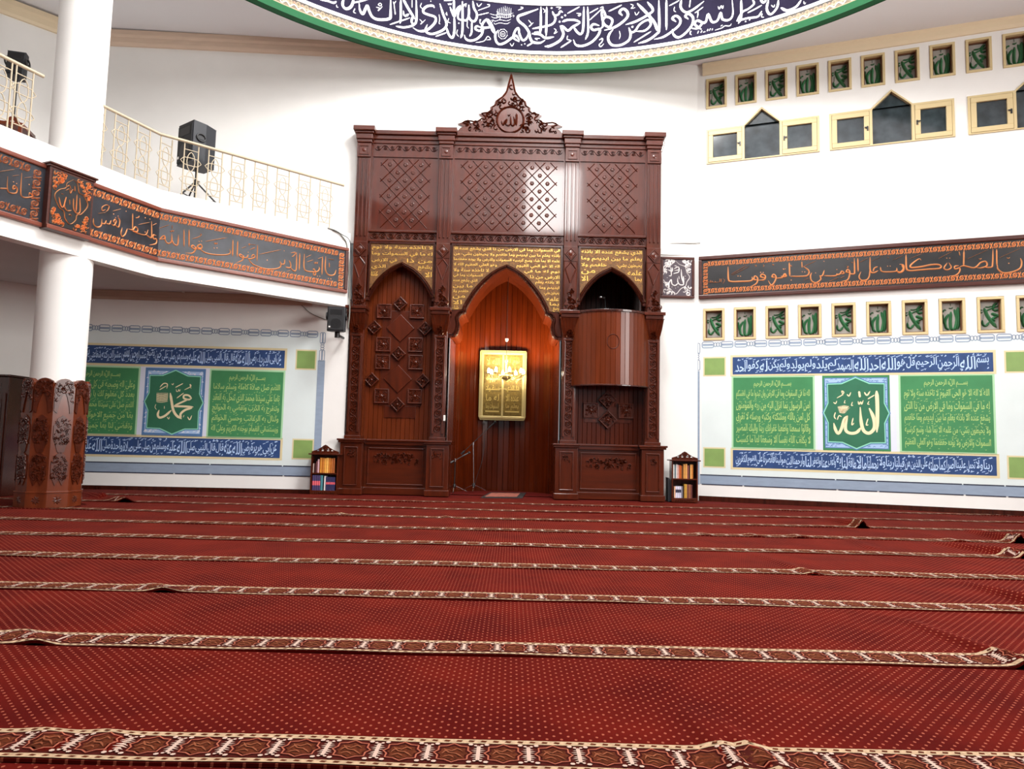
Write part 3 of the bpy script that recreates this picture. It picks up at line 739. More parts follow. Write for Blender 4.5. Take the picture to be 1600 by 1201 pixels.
SIDE = [(.60, 3.585), (.52, 3.74), (.40, 3.925), (.22, 4.10), (0, 4.225)]
MID = [(1.00, 2.92), (.93, 2.93), (.88, 3.0), (.86, 3.12), (.88, 3.24), (.83, 3.335), (.75, 3.37), (.735, 3.44), (.60, 3.69), (.45, 3.885), (.30, 4.04), (.15, 4.15), (0, 4.225)]
def arch(pr, k=4):
    a = [(p.x, p.y) for p in catmull(pr, k)]
    return a+[(-x, y) for x, y in reversed(a[:-1])]
ASIDE, AMID = arch(SIDE), arch(MID, 3)
def half_at(pr, z):
    for (x0, z0), (x1, z1) in zip(pr, pr[1:]):
        if min(z0, z1) <= z <= max(z0, z1) and z1 != z0: return x0+(x1-x0)*(z-z0)/(z1-z0)
    return 0
def bay_head(c, u0, u1, pr, A, zb, gu, lines, seed, lo):
    # gilded board pierced by the arch, its lines of script, and the arch moulding
    A2 = [(c+x, z) for x, z in A]
    m = MB(); loop = [(u0, zb), (u0, 4.66), (u1, 4.66), (u1, zb)]+A2 if A2[0][0] > A2[-1][0] else None
    m.prism(f0, loop, -.12, 0)
    o = obj('arch_head', m, 'wood', mih)
    g = MB(); a2 = [(c+x*1.07+(0), z+.055) for x, z in A]
    g0 = lo
    lw = [(gu[0], g0)]; 
    a3 = [p for p in a2 if p[1] > g0+.01]
    xa = c-half_at(pr, g0-.055)*1.07 if True else 0
    g.prism(f0, [(gu[0], g0), (gu[0], 4.615), (gu[1], 4.615), (gu[1], g0)]+[p for p in a3], 0, .012)
    go = obj('gilded_panel', g, 'gold', o, label='gilded panel with lines of Arabic script')
    t = MB(); R = random.Random(seed)
    zs = 4.60; H = (4.60-g0)/lines; wi = seed*7
    for i in range(lines):
        z1 = zs-i*H-.012; z0 = z1-H*.78
        segs = [(gu[0]+.02, gu[1]-.02)]
        hz = (half_at(pr, z0-.055) if z0-.055 > pr[0][1] else pr[0][0])*1.07+.03
        if z0-.055 < 4.22: segs = [(gu[0]+.02, c-hz), (c+hz, gu[1]-.02)]
        for a, b in segs:
            L = b-a
            if L < .09: continue
            nw = max(1, round(L/(H*1.75))); ws = [WORDS[(wi+j) % len(WORDS)] for j in range(nw)]; wi += nw
            put_text(t, f0, ' '.join(ws), a, b, z0, z1, .016)
    obj('lettering', t, 'goldtext', go)
    t = MB(); t.rframe(f0, gu[0]-.03, gu[1]+.03, 4.0, 4.65, .03, 0, .03) if False else None
    t.box(f0, gu[0]-.03, gu[1]+.03, 4.615, 4.645, 0, .03)
    for u in (gu[0]-.03, gu[1]): t.box(f0, u, u+.03, lo-.0, 4.615, 0, .03)
    t.ribbon(f0, [(c+x*1.03, z+.025) for x, z in A], .06, -.005, .04, taper=False); t.ribbon(f0, [(c+x*.985, z-.012) for x, z in A], .035, -.005, .025, taper=False)
    t.box(f0, c-abs(A[0][0])-.05, c-abs(A[0][0])+.02, A[0][1]-.04, A[0][1]+.01, -.12, .05); t.box(f0, c+abs(A[0][0])-.02, c+abs(A[0][0])+.05, A[0][1]-.04, A[0][1]+.01, -.12, .05)
    obj('arch_moulding', t, 'dkwood', o)
bay_head(-1.94, -2.575, -1.30, SIDE, ASIDE, 3.585, (-2.52, -1.36), 8, 1, 3.62)
bay_head(0, -1.05, 1.05, MID, AMID, 2.92, (-1.0, 1.0), 12, 2, 3.40)
bay_head(1.94, 1.30, 2.575, SIDE, ASIDE, 3.585, (1.36, 2.52), 8, 3, 3.62)

def planks(m, fr, u0, u1, v0, v1, w, step=.085, g=.012, dep=.012):
    n = max(1, round((u1-u0)/step)); st = (u1-u0)/n
    for i in range(n):
        a = u0+i*st; b = a+st
        vs = []
        for v in (v0, v1): vs += [fr(a, v, w-dep), fr(a+g/2, v, w), fr(b-g/2, v, w), fr(b, v, w-dep)]
        m.add(vs, [(0, 1, 5, 4), (1, 2, 6, 5), (2, 3, 7, 6)])
# left bay: planked recess set with carved tiles
m = MB(); planks(m, f0, -2.575, -1.30, 1.0, 4.4, -.22)
for u, s in ((-2.57, 1), (-1.305, -1)): 
    m.box(f0, min(u, u+s*.01), max(u, u+s*.01), 1.0, 4.4, -.25, 0)
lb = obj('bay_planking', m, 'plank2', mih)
def tile(parent, c, z, hs, dia, carved, d0=-.22):
    m = MB()
    def fr(u, v, w=0):
        if dia: u, v = (u-v)*.7071, (u+v)*.7071
        return f0(c+u, z+v, d0+w)
    m.box(fr, -hs, hs, -hs, hs, 0, .04)
    if carved:
        m.rframe(fr, -hs, hs, -hs, hs, .022, .04, .055)
    t = obj('diamond_tile' if dia else 'square_tile', m, 'wood' if carved != 2 else 'carve', parent, bev=.006)
    if carved:
        q = MB()
        for a in range(8): q.ribbon(fr, [(0, 0), (hs*.3*math.cos(a*PI/4+.3), hs*.3*math.sin(a*PI/4+.3)), (hs*.55*math.cos(a*PI/4), hs*.55*math.sin(a*PI/4))], hs*.2, .04, .016)
        q.disc(fr, 0, 0, hs*.22, .05, .025, 0, 8)
        foliage(q, fr, lambda u, v: max(abs(u), abs(v)) > hs*.45, -hs*.72, hs*.72, -hs*.72, hs*.72, .04, .010 if carved == 1 else .018, 26, int(c*50+z*30), hs*.2)
        obj('carved_rosette', q, 'wood' if carved == 1 else 'carve', t)
def px_fit(px, py, Y=12.97): p = at_y(px, py, Y); return p.x-XC, p.z
m = MB(); m.box(f0, -2.29, -1.53, 1.62, 3.40, -.22, -.205); m.box(f0, -2.20, -1.62, 1.40, 1.62, -.22, -.205); obj('tile_board', m, 'wood', lb, bev=.004)
for (x0, y0, x1, y1) in ((588.5, 474, 613, 499.5), (639, 474.5, 664.5, 500), (586.5, 526, 612, 551), (637, 527, 662.5, 551.5), (585.5, 553.5, 611, 578), (637, 554, 662.5, 579), (584, 607, 609, 630.5), (636, 608, 661, 631)):
    a = px_fit(x0, y0); b = px_fit(x1, y1); tile(lb, (a[0]+b[0])/2, (a[1]+b[1])/2, .135, False, 1)
for (x, y) in ((626, 475), (585.5, 512), (664.5, 514), (623, 553), (581.5, 593.5), (661, 595), (621.5, 632)):
    a = px_fit(x, y); tile(lb, a[0], a[1], .098, True, 2, -.2)
for (x, y) in ((626, 513), (622, 592)):
    a = px_fit(x, y); tile(lb, a[0], a[1], .185, True, 0)
# right bay: planks under the pulpit, dark opening above it
m = MB(); planks(m, f0, 1.30, 2.575, 1.0, 2.22, -.22)
for u, s in ((1.305, 1), (2.57, -1)): m.box(f0, min(u, u+s*.01), max(u, u+s*.01), 1.0, 4.4, -.25, 0)
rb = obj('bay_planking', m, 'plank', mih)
m = MB(); m.box(f0, 1.50, 2.36, 1.40, 1.70, -.22, -.205); obj('tile_board', m, 'wood', rb, bev=.004)
for (x0, y0, x1, y1, d) in ((912, 629, 934, 653, 0), (965, 630, 990, 654, 0)):
    a = px_fit(x0, y0); b = px_fit(x1, y1); tile(rb, (a[0]+b[0])/2, (a[1]+b[1])/2, .14, False, 1)
for (x, y) in ((949, 625), (949, 656)):
    a = px_fit(x, y); tile(rb, a[0], a[1], .125, True, 2, -.2)
m = MB(); fB = MF(13.9)
planks(m, fB, 1.2, 2.7, 2.15, 4.6, 0, .1)
for u, s in ((1.315, 1), (2.565, -1)):
    fs_ = Plane((XC+u, 13.0), (0, 1)) if s == -1 else Plane((XC+u, 13.9), (0, -1))
    planks(m, fs_, 0, .9, 2.15, 4.6, 0, .1)
m.box(f0, 1.3, 2.6, 4.5, 4.52, -1.2, -.12); m.box(f0, 1.3, 2.6, 2.2, 2.22, -1.2, -.12)
obj('pulpit_recess', m, 'dkwood', mih)

# the niche itself: jambs, vault and the curved planked apse
m = MB()
def apse(u, v, w=0):                                                 # u runs left jamb -> round the back -> right jamb
    hw = 1.0; s1 = .95; ell = 2.6
    if u < s1: return V3((XC-hw+w, 12.75+u, v))
    if u > s1+ell: return V3((XC+hw-w, 12.75+(2*s1+ell-u), v))
    a = PI*(u-s1)/ell; return V3((XC-(hw-w)*math.cos(a), 12.75+s1+(.85-w)*math.sin(a), v))
planks(m, apse, 0, .95*2+2.6, 0, 4.6, 0, .094, .012, .012)
obj('niche_planking', m, 'plank', mih)
m = MB(); ring_ = [apse(4.5*i/40, 4.55) for i in range(41)]
m.add(ring_+[V3((XC, 13.3, 4.6))], [(i, i+1, 41) for i in range(40)]); obj('niche_ceiling', m, 'dkwood', mih)
m = MB(); n = len(AMID); back = [(x*.985, z-.02 if z > 3.45 else z) for x, z in AMID]
D = 1.05
vs = [f0(x, z, -.12) for x, z in AMID]+[f0(x, z, -D) for x, z in back]
m.add(vs, [(i, n+i, n+i+1, i+1) for i in range(n-1)])
obj('arch_soffit', m, 'wood', mih)
m = MB(); loop = [(-1.0, 2.92), (-1.0, 4.55), (1.0, 4.55), (1.0, 2.92)]+back
m.flat(MF(12.75+D), loop, 0, 0, True); obj('arch_back', m, 'dkwood', mih)

# crest
m = MB(); base = [(-1.01, 6.76), (-.93, 6.86), (-.86, 6.885), (-.99, 6.93), (-.88, 6.975), (-.74, 6.955), (-.66, 6.975), (-.60, 7.02), (-.53, 7.01), (-.51, 7.06), (-.60, 7.135), (-.46, 7.155), (-.385, 7.215), (-.385, 7.275), (-.315, 7.315), (-.29, 7.40), (-.17, 7.49), (-.09, 7.60), (-.055, 7.74), (0, 7.955)]
crest = base+[(-x, z) for x, z in reversed(base[:-1])]
m.prism(f0, crest[::-1], -.03, .04)
co = obj('crest', m, 'wood', mih, bev=.01)
t = MB(); inner = [(x*.9, 6.80+(z-6.76)*.93) for x, z in base]
t.ribbon(f0, [(p.x, p.y) for p in catmull([(x, z) for x, z in inner[1:]], 2)], .035, .04, .025, taper=False); t.ribbon(f0, [(-p.x, p.y) for p in catmull([(x, z) for x, z in inner[1:]], 2)], .035, .04, .025, taper=False)
def in_crest(u, v):
    if math.hypot(u, v-7.035) < .27: return False
    h = None
    for (x0, z0), (x1, z1) in zip(inner, inner[1:]):
        if min(z0, z1) <= v <= max(z0, z1) and z1 != z0:
            x = abs(x0+(x1-x0)*(v-z0)/(z1-z0)); h = x if h is None else min(h, x)
    return h is not None and abs(u) < h-.04
foliage(t, f0, in_crest, -.95, .95, 6.79, 7.8, .04, .03, 95, 4, .06)
obj('carved_foliage', t, 'carve', co)
t = MB(); cc_ = [(.25*math.cos(2*PI*i/32), 7.035+.25*math.sin(2*PI*i/32)) for i in range(32)]
t.ribbon(f0, cc_, .045, .04, .035, closed=True); 
for wd, P in ((.045, [(.115, 7.16), (.118, 7.05), (.115, 6.92)]), (.04, [(.06, 7.10), (.085, 7.0), (.07, 6.93), (.03, 6.93), (.01, 7.0), (.005, 7.11)]), (.04, [(.01, 6.96), (-.03, 6.92), (-.075, 6.94), (-.075, 7.0), (-.055, 7.05)]), (.035, [(-.055, 7.05), (-.10, 7.0), (-.125, 6.93), (-.15, 6.96), (-.16, 7.02)]), (.02, [(-.05, 7.13), (-.02, 7.11), (.0, 7.15)])):
    t.ribbon(f0, [(p.x, p.y) for p in catmull(P, 4)], wd, .04, .035)
 
obj('roundel', t, 'carve', co)

# pulpit front
pul = thing('pulpit_balcony', 'curved pulpit front of vertical mahogany boards jutting from the right bay of the prayer niche', 'pulpit', (XC+1.94, 12.6, 2.05))
def pf(u, v, w=0):                                                   # u from -1 to 1 across the bow
    a = u*1.0; x = .70*math.sin(a)/math.sin(1.0); y = .36*(math.cos(a)-math.cos(1.0))/(1-math.cos(1.0))
    return V3((XC+1.92+x*(1+w*.9), 12.64-y-w, v))
m = MB(); planks(m, pf, -1, 1, 2.06, 3.36, 0, .105, .012, .006)
obj('board_front', m, 'plank2', pul)
m = MB(); k = 20
for z0, z1, wv in ((3.36, 3.40, .02), (2.035, 2.06, .012)):
    pts = [(-1+2*i/k) for i in range(k+1)]
    for a, b in zip(pts, pts[1:]):
        m.add([pf(a, z0, wv), pf(b, z0, wv), pf(b, z1, wv), pf(a, z1, wv), pf(a, z0, -.06), pf(b, z0, -.06), pf(b, z1, -.06), pf(a, z1, -.06)], [(0, 1, 2, 3), (3, 2, 6, 7), (0, 4, 5, 1), (5, 4, 7, 6)])
obj('rail', m, 'dkwood', pul, bev=.004)
m = MB(); P = [pf(-1+2*i/k, 2.05, -.02) for i in range(k+1)]; m.add(P+[V3((XC+1.92, 12.7, 2.05))], [(i+1, i, k+1) for i in range(k)]); obj('underside', m, 'dkwood', pul)
m = MB(); pr = [(p.x*.1, 0) for p in []]
m.ribbon(lambda u, v, w=0: pf(u/.7, v, w), [(.09*math.cos(2*PI*i/20), 2.82+.13*math.sin(2*PI*i/20)) for i in range(20)], .012, .004, .006, closed=True); obj('carved_ring', m, 'wood', pul)

# gilt plaque hung on the back of the niche
PQ = MF(14.36)
pq = thing('calligraphy_plaque', 'gold embossed open-book calligraphy plaque hanging on the back of the prayer niche', 'plaque', (XC-.04, 14.36, 1.44))
a0, a1, b0, b1 = -.52, .44, 1.445, 2.875
m = MB(); m.prism(PQ, [(a0+.03, b0), (a1-.03, b0), (a1, b0+.07), (a1, b1-.03), (a1-.02, b1), (a0+.02, b1), (a0, b1-.03), (a0, b0+.07)], 0, .05)
m.rframe(PQ, a0+.03, a1-.03, b0+.03, b1-.03, .05, .05, .075); obj('frame', m, 'palebrass', pq, bev=.006)
mid = (a0+a1)/2
for s in (0, 1):
    u0, u1 = (a0+.085, mid-.01) if s == 0 else (mid+.01, a1-.085)
    m = MB(); m.box(PQ, u0, u1, b0+.09, b1-.09, .05, .062); m.rframe(PQ, u0+.02, u1-.02, b0+.12, b1-.12, .02, .062, .072)
    lf = obj('page', m, 'brass', pq)
    t = MB()
    for i in range(6):
        z1 = b1-.16-i*.185; put_text(t, PQ, ' '.join(WORDS[(s*11+i*3+j) % len(WORDS)] for j in range(2)), u0+.06, u1-.06, z1-.14, z1, .075)
    t.box(PQ, u0+.05, u1-.05, b1-.60, b1-.58, .062, .08); t.box(PQ, u0+.05, u1-.05, b1-.82, b1-.80, .062, .08); t.box(PQ, u0+.05, u1-.05, b0+.16, b0+.19, .062, .075)
    obj('embossing', t, 'brasshi', lf)
m = MB(); m.box(PQ, mid-.02, mid+.02, b0+.05, b1-.08, .05, .085); m.box(PQ, mid-.08, mid+.08, b1-.80, b1-.785, .085, .1); obj('spine_clasp', m, 'palebrass', pq)

# ================================================================ DOME FRIEZE
CYL = Cyl((.466, 6.15), 7.09)
dome = thing('dome_frieze', 'curved band of white script on dark blue around the dome foot, edged green', 'frieze', (DC[0], DC[1]+DR-.02, 8.06))
ua, ub = -7.09*PI, 7.09*PI
m = MB(); nseg = 160
def cyl_band(m, v0, v1, w0, w1, mi=0, n=160, a=ua, b=ub):
    for i in range(n):
        p = a+(b-a)*i/n; q = a+(b-a)*(i+1)/n
        m.add([CYL(p, v0, w0), CYL(q, v0, w0), CYL(q, v1, w1), CYL(p, v1, w1)], [(0, 1, 2, 3)], mi)
cyl_band(m, 8.31, 8.425, .03, .05); cyl_band(m, 8.31, 8.311, -.10, .03); cyl_band(m, 8.425, 8.426, .05, .0)
for i in range(nseg):
    p = ua+(ub-ua)*i/nseg; q = ua+(ub-ua)*(i+1)/nseg
    m.add([CYL(p, 8.31, -.12), CYL(q, 8.31, -.12), CYL(q, 8.70, -.12), CYL(p, 8.70, -.12)], [(3, 2, 1, 0)])
obj('green_rim', m, 'green', dome)
m = MB(); cyl_band(m, 8.425, 8.46, .035, .02, 0); cyl_band(m, 8.46, 8.62, .012, .012, 1); cyl_band(m, 8.62, 8.685, .03, .03, 2); cyl_band(m, 8.684, 8.685, .03, 0, 2)
va, vb = -7.09*1.25, 7.09*1.25
pit = .148; nn = int((vb-va)/pit)
for i in range(nn):
    c = va+pit*(i+.5); k = 4 if (i//3) % 2 else 3
    # scalloped row above, arcaded row beneath
    m.flat(CYL, [(c-.062, 8.615), (c, 8.545), (c+.062, 8.615)], .014, 5)
    m.flat(CYL, [(c, 8.55), (c+.026, 8.575), (c, 8.60), (c-.026, 8.575)], .016, k)
    m.flat(CYL, [(c, 8.563), (c+.011, 8.575), (c, 8.588), (c-.011, 8.575)], .018, 0)
    for s in (-1, 1):
        m.ribbon(CYL, [(c+s*.074, 8.545), (c+s*.074, 8.60)], .016, .016, 0, 0, taper=False)
        m.ribbon(CYL, [(c+s*.072, 8.55), (c+s*.045, 8.58), (c+s*.02, 8.55)], .008, .016, 0, 3, taper=False)
    P = [(c-.07, 8.475), (c-.04, 8.51), (c, 8.535), (c+.04, 8.51), (c+.07, 8.475)]
    m.flat(CYL, [(c-.055, 8.475), (c-.03, 8.50), (c, 8.52), (c+.03, 8.50), (c+.055, 8.475)][::-1], .0155, 5)
    m.ribbon(CYL, P, .013, .017, 0, 2, taper=False)
    m.flat(CYL, [(c-.02, 8.478), (c+.02, 8.478), (c+.012, 8.495), (c, 8.505), (c-.012, 8.495)], .018, 3)
    for s in (-1, 1): m.ribbon(CYL, [(c+s*.04, 8.478), (c+s*.03, 8.492), (c+s*.014, 8.478)], .006, .018, 0, 0, taper=False)
    m.disc(CYL, c+.074, 8.512, .009, .016, 0, 5, 5)
obj('ornament_band', m, ['ivory', 'ivory', 'pwhite', 'ochre', 'pinkp', 'brownp'], dome, label='gold and ivory arcaded ornament band')
m = MB(); cyl_band(m, 8.685, 9.64, 0, 0, 0); obj('script_band', m, 'navy', dome)
m = MB(); cyl_band(m, 9.64, 9.76, .02, .02); cyl_band(m, 9.64, 9.641, 0, .02); obj('upper_fillet', m, 'pwhite', dome)
DA = [(26, [(1335, -30), (1335, 150), (1320, 195), (1220, 205), (1150, 180), (1115, 120), (1095, 60), (1075, 90), (1045, 145), (1015, 100), (1008, 30)]), (16, [(940, 30), (1040, 8), (1150, -30)]),
      (26, [(850, -20), (835, 50), (870, 92), (920, 72), (945, 20), (948, -15)]), (20, [(590, -8), (680, 10), (740, 30), (772, 14)]), (9, [(772, 50), (775, 72), (790, 75)]),
      (8, [(1225, 30), (1208, 50), (1232, 62), (1240, 45), (1225, 30)]), (9, [(1185, 75), (1220, 85), (1205, 112), (1250, 68)]), (8, [(1392, 10), (1372, 50), (1388, 150)]), (9, [(965, 88), (950, 125), (975, 138)]), (10, [(1468, 110), (1485, 170), (1530, 145)])]
DB = [(25, [(290, -10), (290, 200), (280, 295)]), (32, [(318, -15), (380, 100), (465, 235)]), (26, [(482, -10), (485, 250), (452, 302), (425, 270), (440, 215), (470, 240)]), (24, [(230, 328), (330, 342), (440, 318), (488, 268)]),
      (15, [(152, 307), (405, 222)]), (28, [(710, 98), (690, 72), (620, 78), (572, 120), (580, 160), (640, 185), (720, 215), (715, 285), (620, 372), (520, 388), (440, 345)]),
      (27, [(778, 45), (820, 180), (862, 300), (820, 372), (700, 422), (625, 412), (600, 370), (622, 305)]), (27, [(958, 200), (960, 380), (935, 470), (890, 430), (850, 310)]), (25, [(1060, 15), (1060, 380), (1038, 475)]),
      (24, [(1038, 65), (990, 120), (960, 205), (930, 150), (905, 85)]), (24, [(955, -15), (955, 200)]), (22, [(1100, 45), (1020, 130), (1008, 230), (1080, 255)]), (24, [(1140, 60), (1138, 200), (1105, 255), (1060, 240)]), (26, [(1190, 10), (1205, 100), (1240, 170), (1232, 238), (1198, 268), (1155, 240), (1140, 180)]),
      (20, [(1178, 268), (1175, 400), (1150, 455)]), (26, [(1300, 345), (1240, 328), (1224, 362), (1280, 385), (1315, 350), (1300, 430), (1230, 492), (1150, 508), (1100, 482), (1084, 435)]),
      (46, [(1365, 235), (1420, 320), (1462, 418)]), (26, [(1362, 232), (1310, 300), (1318, 345), (1400, 338), (1430, 300)]), (11, [(1250, 190), (1390, 158)]), (9, [(1255, 130), (1390, 82)]), (11, [(1370, 55), (1400, 62), (1388, 88)]),
      (8, [(550, 38), (535, 82), (565, 112)]), (8, [(768, 180), (775, 240), (770, 292), (785, 300)]), (8, [(890, 228), (880, 272), (912, 288)]), (8, [(1000, 370), (988, 420), (1015, 458)]), (8, [(1125, 260), (1118, 320), (1138, 355)]), (8, [(1290, 240), (1278, 285), (1305, 302)]),
      (9, [(1225, 532), (1330, 512), (1375, 455), (1412, 490), (1360, 500)]), (9, [(525, 240), (555, 275), (538, 302), (598, 245)]), (9, [(430, -5), (430, 95)]), (10, [(322, 150), (330, 195), (382, 175), (375, 205)]), (10, [(1240, 40), (1262, 80), (1305, 40)]), (14, [(830, 8), (900, 4), (960, -8)]), (9, [(850, 165), (868, 190), (860, 150)]), (15, [(725, 455), (860, 408)]),
      (9, [(195, 20), (210, 80), (218, 185)]), (9, [(880, 40), (890, 60), (905, 42), (915, 58), (930, 38)]), (18, [(1015, 290)]), (14, [(665, 15)]), (8, [(1110, 40), (1100, 90)])]
DCc = [(27, [(575, 505), (530, 445), (480, 472), (390, 535), (320, 552), (280, 510), (272, 430), (310, 375)]), (25, [(570, 522), (500, 470), (520, 385), (560, 352), (572, 420), (610, 500), (660, 480), (690, 400)]), (30, [(808, 112), (640, 172), (558, 205), (565, 262), (640, 325), (690, 400), (705, 470), (740, 525), (830, 535), (895, 500)]),
      (18, [(668, 575), (720, 545), (765, 515)]), (27, [(842, 85), (835, 380), (800, 405), (755, 405)]), (25, [(914, 85), (906, 455)]), (27, [(728, 420), (830, 430), (900, 475), (1005, 460)]), (24, [(735, 358), (880, 332), (985, 300), (1022, 230), (985, 140)]),
      (22, [(985, 140), (1010, 190), (1060, 180), (1082, 140), (1115, 155)]), (24, [(975, 100)]), (26, [(1105, 215)]), (26, [(1145, 192)]), (26, [(1075, 272)]), (26, [(1108, 272), (1170, 250), (1260, 250), (1335, 275)]), (28, [(1335, 285), (1240, 335), (1180, 382), (1120, 335), (1078, 325)]), (30, [(1085, 330), (1122, 420), (1080, 505), (960, 572), (888, 580)]),
      (27, [(1378, 85), (1370, 350), (1340, 425), (1290, 395), (1245, 325)]), (23, [(1425, 85), (1432, 380), (1398, 495)]), (28, [(1570, 320), (1500, 302), (1468, 340), (1500, 375), (1575, 365), (1560, 435), (1480, 522), (1370, 572), (1280, 562), (1248, 495)]),
      (15, [(1172, 168), (1328, 82)]), (13, [(1450, 162), (1558, 102)]), (12, [(1445, 255), (1595, 118)]), (17, [(1088, 595), (1225, 505)]), (10, [(588, 88), (618, 100), (555, 128)]), (10, [(685, 250), (722, 300), (692, 332), (748, 282)]), (10, [(1005, 355), (1030, 380), (1008, 420), (1050, 395)]), (10, [(1175, 445), (1170, 490), (1215, 502)]), (9, [(1030, 90), (1090, 92), (1060, 118)]), (9, [(1285, 165), (1340, 170), (1300, 195)]), (9, [(865, 105), (890, 130), (880, 160)]), (8, [(455, 540), (480, 575), (505, 535)]), (16, [(600, 560)]), (16, [(640, 548)]), (9, [(800, 500), (770, 480), (830, 480)]), (9, [(75, 240), (82, 290), (100, 300)])]
DD = [(26, [(318, 112), (325, 200), (350, 300), (420, 335), (455, 262), (425, 222), (372, 212), (338, 250), (335, 330), (270, 378)]), (10, [(300, 100), (335, 85), (335, 118), (300, 120)]), (26, [(320, 112), (352, 150), (372, 212)]), (30, [(580, 195), (545, 150), (590, 110), (642, 150), (640, 215), (560, 292), (470, 345), (355, 378)]),
      (17, [(408, 142), (572, 62)]), (32, [(765, 42), (900, 182), (985, 290), (1012, 385)]), (28, [(892, 25), (958, 110), (930, 165), (760, 262), (620, 308)]), (29, [(1035, 5), (1040, 350), (1010, 422), (900, 502), (778, 542)]), (25, [(745, 392), (860, 382), (932, 312), (915, 252), (860, 262), (790, 312), (740, 385), (690, 402), (660, 352)]),
      (28, [(660, 345), (682, 420), (660, 502), (560, 562), (450, 562), (402, 490), (420, 420), (465, 368)]), (28, [(705, 335)]), (17, [(722, 528), (938, 392)]), (25, [(1130, -10), (1130, 375)]), (28, [(1250, 272), (1205, 230), (1250, 198), (1302, 240), (1290, 312), (1200, 392), (1090, 462), (975, 492)]), (28, [(1405, 240), (1365, 200), (1410, 173), (1462, 220), (1450, 312), (1370, 412), (1280, 468), (1220, 432), (1203, 365)]),
      (26, [(1320, -15), (1308, 90), (1370, 152), (1460, 122), (1600, 15)]), (13, [(1430, -5), (1418, 92)]), (14, [(1165, 72), (1292, 5)]), (13, [(1485, 163), (1590, 88)]), (9, [(680, 50), (715, 70), (690, 105), (740, 95)]), (9, [(735, 150), (755, 188), (790, 145)]), (9, [(1232, 85), (1225, 130), (1248, 150)]), (9, [(540, 385), (552, 440), (540, 490)]), (12, [(290, 500), (330, 480), (325, 520), (290, 560), (310, 582), (350, 545)]), (9, [(1440, 385), (1428, 420), (1445, 438)]), (12, [(1520, 130), (1525, 175), (1515, 225)]), (9, [(25, 165), (60, 185), (30, 205)])]
DE = [(17, [(180, 230), (128, 190), (150, 160), (205, 178), (235, 112)]), (16, [(100, 220), (150, 222), (190, 180), (215, 170), (232, 110), (262, 170), (305, 160), (330, 100), (345, 150), (395, 155), (425, 110), (420, -5)]), (17, [(490, -5), (490, 130), (468, 185)]), (15, [(455, 165), (500, 95), (545, 70), (590, 30), (578, -5)]), (15, [(455, 165), (540, 142), (620, 130), (652, 85)]), (11, [(540, 100), (600, 70), (652, 40)]), (12, [(525, 168)]), (12, [(556, 155)]),
      (17, [(705, -5), (690, 70), (720, 112), (770, 60), (782, -10)]), (18, [(800, 60), (850, 82), (920, 52), (962, -5)]), (17, [(640, -5), (665, 20), (690, -5)]), (7, [(150, 262), (158, 240)]), (7, [(175, 256), (185, 238)]), (5, [(192, 252), (212, 246)]), (7, [(224, 244), (232, 226)]), (7, [(240, 240), (252, 222)]), (7, [(262, 236), (268, 222)]), (6, [(285, 236), (340, 218), (362, 202), (400, 202), (415, 184)]), (6, [(330, 205), (345, 195)]), (7, [(310, 50), (320, 70), (335, 45), (345, 65), (352, 42)]), (7, [(725, 40), (745, 55), (752, 35)]), (7, [(978, 10), (985, 30), (995, 20)]), (6, [(95, 240), (90, 262), (102, 272)]), (7, [(655, 105), (650, 130), (668, 135)])]
m = MB()
strokes(m, CYL, DA, 410, 0, 6.667, .004); strokes(m, CYL, DB, 590, 0, 8, .004); strokes(m, CYL, DCc, 740, 0, 8, .004); strokes(m, CYL, DD, 900, 0, 8, .004); strokes(m, CYL, DE, 1060, 0, 5, .004)
R = random.Random(3)                                                 # the small round seal of massed script and its ring
sd = []
for i in range(8): x = 300+i*24; sd.append((10, [(x, 75+abs(i-4)*9), (x-3, 170), (x-8, 225)]))
for i in range(4):
    y = 170+i*38; sd.append((11, [(200+i*18, y), (270, y+18), (330, y+2), (410, y+14), (500-i*14, y-8)]))
for i in range(7): x = 215+R.random()*270; y = 100+R.random()*180; sd.append((8, [(x, y), (x+22, y+12), (x+8, y+30)]))
sd.append((10, [(365+55*math.cos(a*PI/8), 425+60*math.sin(a*PI/8)) for a in range(17)])); sd.append((10, [(365+32*math.cos(a*PI/6), 425+34*math.sin(a*PI/6)) for a in range(13)]))
for a in range(8): sd.append((14, [(365+62*math.cos(a*PI/4+.3), 425+66*math.sin(a*PI/4+.3))]))
for x in (350, 365, 380): sd.append((6, [(x, 408), (x, 445)]))
strokes(m, CYL, sd, 740, 0, 8, .004, wk=.4)
obj('lettering', m, 'pwhite', dome)

# ================================================================ BALCONY, COLUMN, RAILINGS
ZF0, ZD = 3.37, 4.70
bal = thing('balcony', 'white balcony with a cranked front edge, carried by the round column at left', 'balcony', (-5.5, 10.6, ZF0))
E0 = V0-(V1-V0)*1.0
def zfr(u, v, w=0): return V3((u, v, w))
cL = WLU(-2.5, 0, .01)
m = MB(); c2 = AO(AL-.02, 0, .01); c3 = AO(.3, 0, .01)
poly = [(E0.x, E0.y), (V0.x, V0.y), (V1.x, V1.y), (V2.x, V2.y), (cL.x, cL.y), (c2.x+.02, c2.y-.01), (c3.x, c3.y), (c3.x+.2, E0.y)]
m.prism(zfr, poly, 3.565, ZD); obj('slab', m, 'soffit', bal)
m = MB()
for P, L, e0, e1 in ((SA, LA, -2.36, 0), (SB, LB, 0, 0)):
    m.box(P, e0, L+(0.03 if P is SA else .02), ZF0, ZD+.02, -.18, .012)
obj('front_beam', m, 'white', bal)
colc = V3((-6.17, 9.49, 0))
mcol = thing('column', 'round white column at left whose foot is clad in carved wooden panels', 'column', colc)
m = MB(); m.lathe(colc, [(.318, 0), (.318, CEIL+.12)], 48); obj('shaft', m, 'white', mcol)
NF = 10; RC = .385
